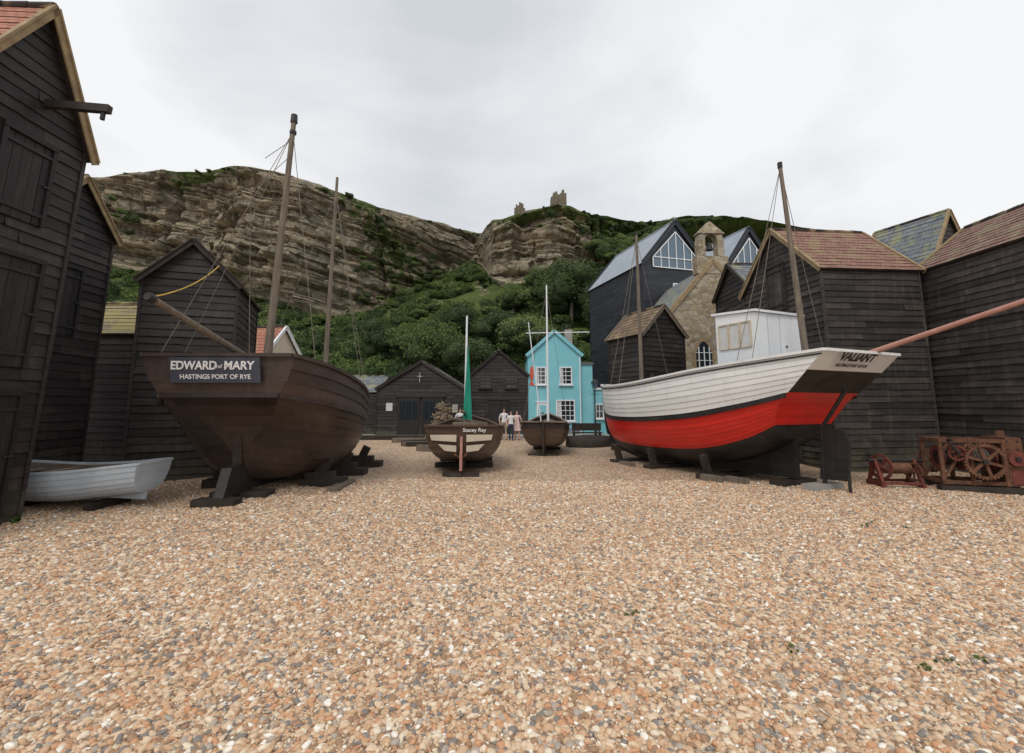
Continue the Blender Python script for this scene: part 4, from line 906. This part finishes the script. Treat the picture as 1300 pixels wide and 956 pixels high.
def sleepers(name,x,y,l,rz,n=3):
    e=empty(name,(x,y,0),rz); mb=MB()
    for i in range(n): mb.box((U(-.1,.1),i*.26,-.02),(l+U(-.2,.2),i*.26+.22,.2+U(0,.06)),random.choice(['darkwood','oldwood']))
    mb.build('timbers',e)
sleepers('timber_sleepers',-6.2,25,4,.05); sleepers('timber_sleepers',-4.0,20.5,2.2,-.5,2); sleepers('timber_sleepers',-9,27,5,0,2)
sleepers('timber_sleepers',3.2,24.5,2.6,.1); sleepers('timber_sleepers',-5.0,22.5,2.0,.4,3)
bn=empty('wooden_bench',(3.3,26,0)); mb=MB(); mb.box((0,0,.42),(1.6,.4,.48),'darkwood'); mb.box((0,.42,.55),(1.6,.47,.95),'darkwood')
for x in (.05,1.45): mb.box((x,.02,0),(x+.08,.1,.42),'darkwood'); mb.box((x,.38,0),(x+.08,.46,.95),'darkwood')
mb.build('seat_and_back',bn)
sk=empty('upturned_tender',(2.6,22.6,0),.1); A=Hull(2.4,[(0,.4),(.5,.55),(1,.03)],[(0,.5),(.5,.55),(1,.45)],[(0,.02),(.5,.02),(1,.05)],[(0,.7),(1,1)],[(0,0),(1,0)],.1); A.shell(sk,7,lambda t:'darkwood',.01,ns=18)
kb=empty('quay_kerb',(0,28.2,0)); mb=MB()
for i in range(24): mb.box((-12+i*.9,0,-.02),(-12+i*.9+.88,.3,.13+U(0,.01)),'concrete')
mb.build('kerb_stones',kb)
pv=MB(); pv.poly([(-14,28.5,.1),(12,28.5,.1),(12,34,.1),(-14,34,.1)],'concrete'); e=empty('pavement'); pv.build('paving',e)
wd=empty('beach_weeds'); wme=leaf_mesh('weed_leaves',3,60,.3,'leaf',5,core=False,flat=.4)
wpts=[(3.0,3.75),(3.25,3.85),(2.15,4.0),(3.9,3.75),(5.6,7.9),(5.8,8.0),(6.2,7.8),(3.6,3.9),(1.1,4.6)]
for x,y in wpts:
    for i in range(4):
        o=bpy.data.objects.new('weed',wme); s=U(.015,.035); o.location=(x+U(-.08,.08),y+U(-.06,.06),und(x,y)+.02); o.scale=(s,s,s*.8); o.rotation_euler=(0,0,U(0,6)); o.parent=wd; COL.objects.link(o)
for i in range(46):
    x,y=random.choice([(12.98,U(8,14.5)),(U(9.9,12.6),14.1),(-8.05,U(6.5,8.2)),(U(-10.3,-7.9),U(12.2,12.7)),(-10.6,U(10,12))])
    o=bpy.data.objects.new('weed',wme); s=U(.04,.11); o.location=(x,y,und(x,y)+.05); o.scale=(s,s,s*1.1); o.rotation_euler=(0,0,U(0,6)); o.parent=wd; COL.objects.link(o)

# ------------------------------------------------------------------ people
def person(name,x,y,rz,h=1.72,top='shirtw',leg='navy',stride=.15,dress=False,hairlong=False,arm=.2,z=0):
    e=empty(name,(x,y,z),rz); k=h/1.75
    V=[];E=[];Rr=[]
    def a(p,r,par=None):
        V.append(tuple(c*k for c in p)); Rr.append((r[0]*k,r[1]*k) if isinstance(r,tuple) else (r*k,r*k))
        if par is not None: E.append((par,len(V)-1))
        return len(V)-1
    pel=a((0,0,.95),(.15,.11)); wa=a((0,0,1.12),(.13,.095),pel); ch_=a((0,0,1.32),(.165,.11),wa); nb=a((0,.01,1.47),(.075,.06),ch_); nk=a((0,0,1.53),(.05,.05),nb)
    hd_=a((0,-.015,1.6),(.075,.085),nk); ht=a((0,-.005,1.70),(.07,.085),hd_); a((0,-.005,1.745),(.04,.05),ht)
    a((0,-.10,1.62),(.012,.014),hd_)
    for s in (-1,1):
        sh=a((s*.19,0,1.43),(.058,.055),ch_); el=a((s*(.23+arm*.2),.03,1.15),.042,sh); wr=a((s*(.22+arm*.1),-.07,.92),.028,el); hn=a((s*.22,-.09,.85),(.022,.036),wr); 
        for fi in range(4): a((s*(.225-.004*fi),-.06-.02*fi,.775-.008*(fi in(1,2))),.009,hn)
        a((s*.19,-.125,.82),.010,hn)
        st=s*stride
        hp=a((s*.09,0,.88),(.095,.095),pel); kn=a((s*.10,-st*.5-.02,.5),(.06,.062),hp); an=a((s*.10,-st+.02,.09),(.04,.045),kn); a((s*.11,-st-.13,.035),(.04,.03),an)
    me=bpy.data.meshes.new('body'); me.from_pydata(V,E,[]); o=bpy.data.objects.new('body_tmp',me); COL.objects.link(o)
    md=o.modifiers.new('s','SKIN'); 
    for i,sv in enumerate(me.skin_vertices[0].data): sv.radius=Rr[i]; sv.use_root=(i==0)
    sb_=o.modifiers.new('ss','SUBSURF'); sb_.levels=2; sb_.render_levels=2
    dg_=bpy.context.evaluated_depsgraph_get(); dg_.update(); m2=bpy.data.meshes.new_from_object(o.evaluated_get(dg_))
    bpy.data.objects.remove(o)
    m2.materials.clear()
    for mm in ('skin',top,leg,'hair','iron'): m2.materials.append(M[mm])
    for p in m2.polygons:
        c=p.center/k; zz=c.z; p.use_smooth=True
        if zz<.08: p.material_index=4
        elif zz<.98 and abs(c.x)<.19: p.material_index=2 if (zz>.45 or leg=='navy') else 0
        elif zz<1.49 and (abs(c.x)<.2 or zz>1.2): p.material_index=1
        elif zz>1.66 or (zz>1.54 and c.y>.03): p.material_index=3
        else: p.material_index=0
    b=bpy.data.objects.new('body',m2); COL.objects.link(b); b.parent=e
    mb=MB()
    for s in (-1,1): mb.cyl((s*.03*k,-.09*k,1.645*k),(s*.03*k,-.102*k,1.645*k),.008,.006,'ink',6)
    mb.cyl((-.02*k,-.098*k,1.575*k),(.02*k,-.098*k,1.575*k),.006,.006,'redmural',6); mb.build('eyes_and_mouth',e)
    if dress:
        mb=MB(); n=20; prof=[(1.14,.135,.10),(1.0,.165,.13),(.8,.20,.17),(.55,.25,.21)]
        for (z0,a0,b0),(z1,a1,b1) in zip(prof[:-1],prof[1:]):
            for i in range(n):
                t0=2*math.pi*i/n;t1=2*math.pi*(i+1)/n; f0=1+.06*math.sin(5*t0);f1=1+.06*math.sin(5*t1)
                mb.poly([(a0*math.cos(t0)*k,b0*math.sin(t0)*k,z0*k),(a0*math.cos(t1)*k,b0*math.sin(t1)*k,z0*k),(a1*f1*math.cos(t1)*k,b1*f1*math.sin(t1)*k,z1*k),(a1*f0*math.cos(t0)*k,b1*f0*math.sin(t0)*k,z1*k)],top)
        mb.build('skirt',e,smooth=True)
    if hairlong:
        mb=MB(); mb.hexa([(-.09*k,.03*k,1.4*k),(.09*k,.03*k,1.4*k),(.09*k,.09*k,1.4*k),(-.09*k,.09*k,1.4*k),(-.07*k,-.0*k,1.7*k),(.07*k,0,1.7*k),(.06*k,.09*k,1.7*k),(-.06*k,.09*k,1.7*k)],'hair'); mb.build('long_hair',e,smooth=True)
person('walking_man',-.45,27.2,.1,1.76,'shirtw','khaki',.18)
person('walking_woman',-.05,26.6,-.1,1.62,'shirtw','navy',.12,hairlong=True)
person('woman_in_dress',.28,26.9,.2,1.64,'shirtb','skin',.1,dress=True,hairlong=True)
person('standing_visitor',-3.0,27.6,.3,1.75,'shirtw','khaki',.05)

# ------------------------------------------------------------------ world, sun, camera
w=bpy.data.worlds.new('World'); scene.world=w; w.use_nodes=True; nt=w.node_tree; L=nt.links
bg=nt.nodes['Background']; bg.inputs['Strength'].default_value=.115
sky=N(nt,'ShaderNodeTexSky',sky_type='NISHITA'); sky.sun_disc=False; sky.sun_elevation=math.radians(52); sky.sun_rotation=math.radians(200); sky.air_density=1.5; sky.dust_density=3
tc=N(nt,'ShaderNodeTexCoord'); mp=N(nt,'ShaderNodeMapping'); mp.inputs['Scale'].default_value=(1,1,1.8); mp.inputs['Location'].default_value=(.35,.1,.2); L.new(tc.outputs['Generated'],mp.inputs['Vector'])
n1=N(nt,'ShaderNodeTexNoise'); n1.inputs['Scale'].default_value=1.7; n1.inputs['Detail'].default_value=7; n1.inputs['Roughness'].default_value=.5; n1.inputs['Distortion'].default_value=.3; L.new(mp.outputs[0],n1.inputs['Vector'])
sx=N(nt,'ShaderNodeSeparateXYZ'); L.new(tc.outputs['Generated'],sx.inputs[0])
ab=N(nt,'ShaderNodeMath',operation='ADD'); ab.inputs[1].default_value=.16; L.new(sx.outputs['X'],ab.inputs[0])
ab2=N(nt,'ShaderNodeMath',operation='ABSOLUTE'); L.new(ab.outputs[0],ab2.inputs[0])
ma=N(nt,'ShaderNodeMath',operation='MULTIPLY_ADD'); ma.inputs[1].default_value=.38; L.new(ab2.outputs[0],ma.inputs[0]); L.new(n1.outputs['Fac'],ma.inputs[2])
r=ramp(nt,[(.44,(5.7,5.95,6.3)),(.57,(6.9,7.05,7.3)),(.72,(8.3,8.35,8.45))]); L.new(ma.outputs[0],r.inputs['Fac'])
mx=N(nt,'ShaderNodeMixRGB'); mx.inputs['Fac'].default_value=.95; L.new(sky.outputs[0],mx.inputs['Color1']); L.new(r.outputs[0],mx.inputs['Color2']); L.new(mx.outputs[0],bg.inputs['Color'])
sl=bpy.data.lights.new('sun','SUN'); sl.energy=1.5; sl.angle=math.radians(25); sl.color=(1,.95,.88)
so=bpy.data.objects.new('sun',sl); COL.objects.link(so)
el=math.radians(52); az=math.radians(200)
dirv=Vector((math.sin(az)*math.cos(el),math.cos(az)*math.cos(el),math.sin(el)))
so.rotation_euler=dirv.to_track_quat('Z','Y').to_euler()
cam=bpy.data.cameras.new('camera'); co=bpy.data.objects.new('camera',cam); COL.objects.link(co); scene.camera=co
cam.sensor_width=36; cam.lens=36*600/1300; cam.shift_y=-45/1300; cam.clip_end=2000; cam.clip_start=.05
co.location=(0,0,1.9); co.rotation_euler=(math.radians(90+7.8),0,0)
scene.view_settings.view_transform='Standard'; scene.view_settings.look='None'; scene.view_settings.exposure=0
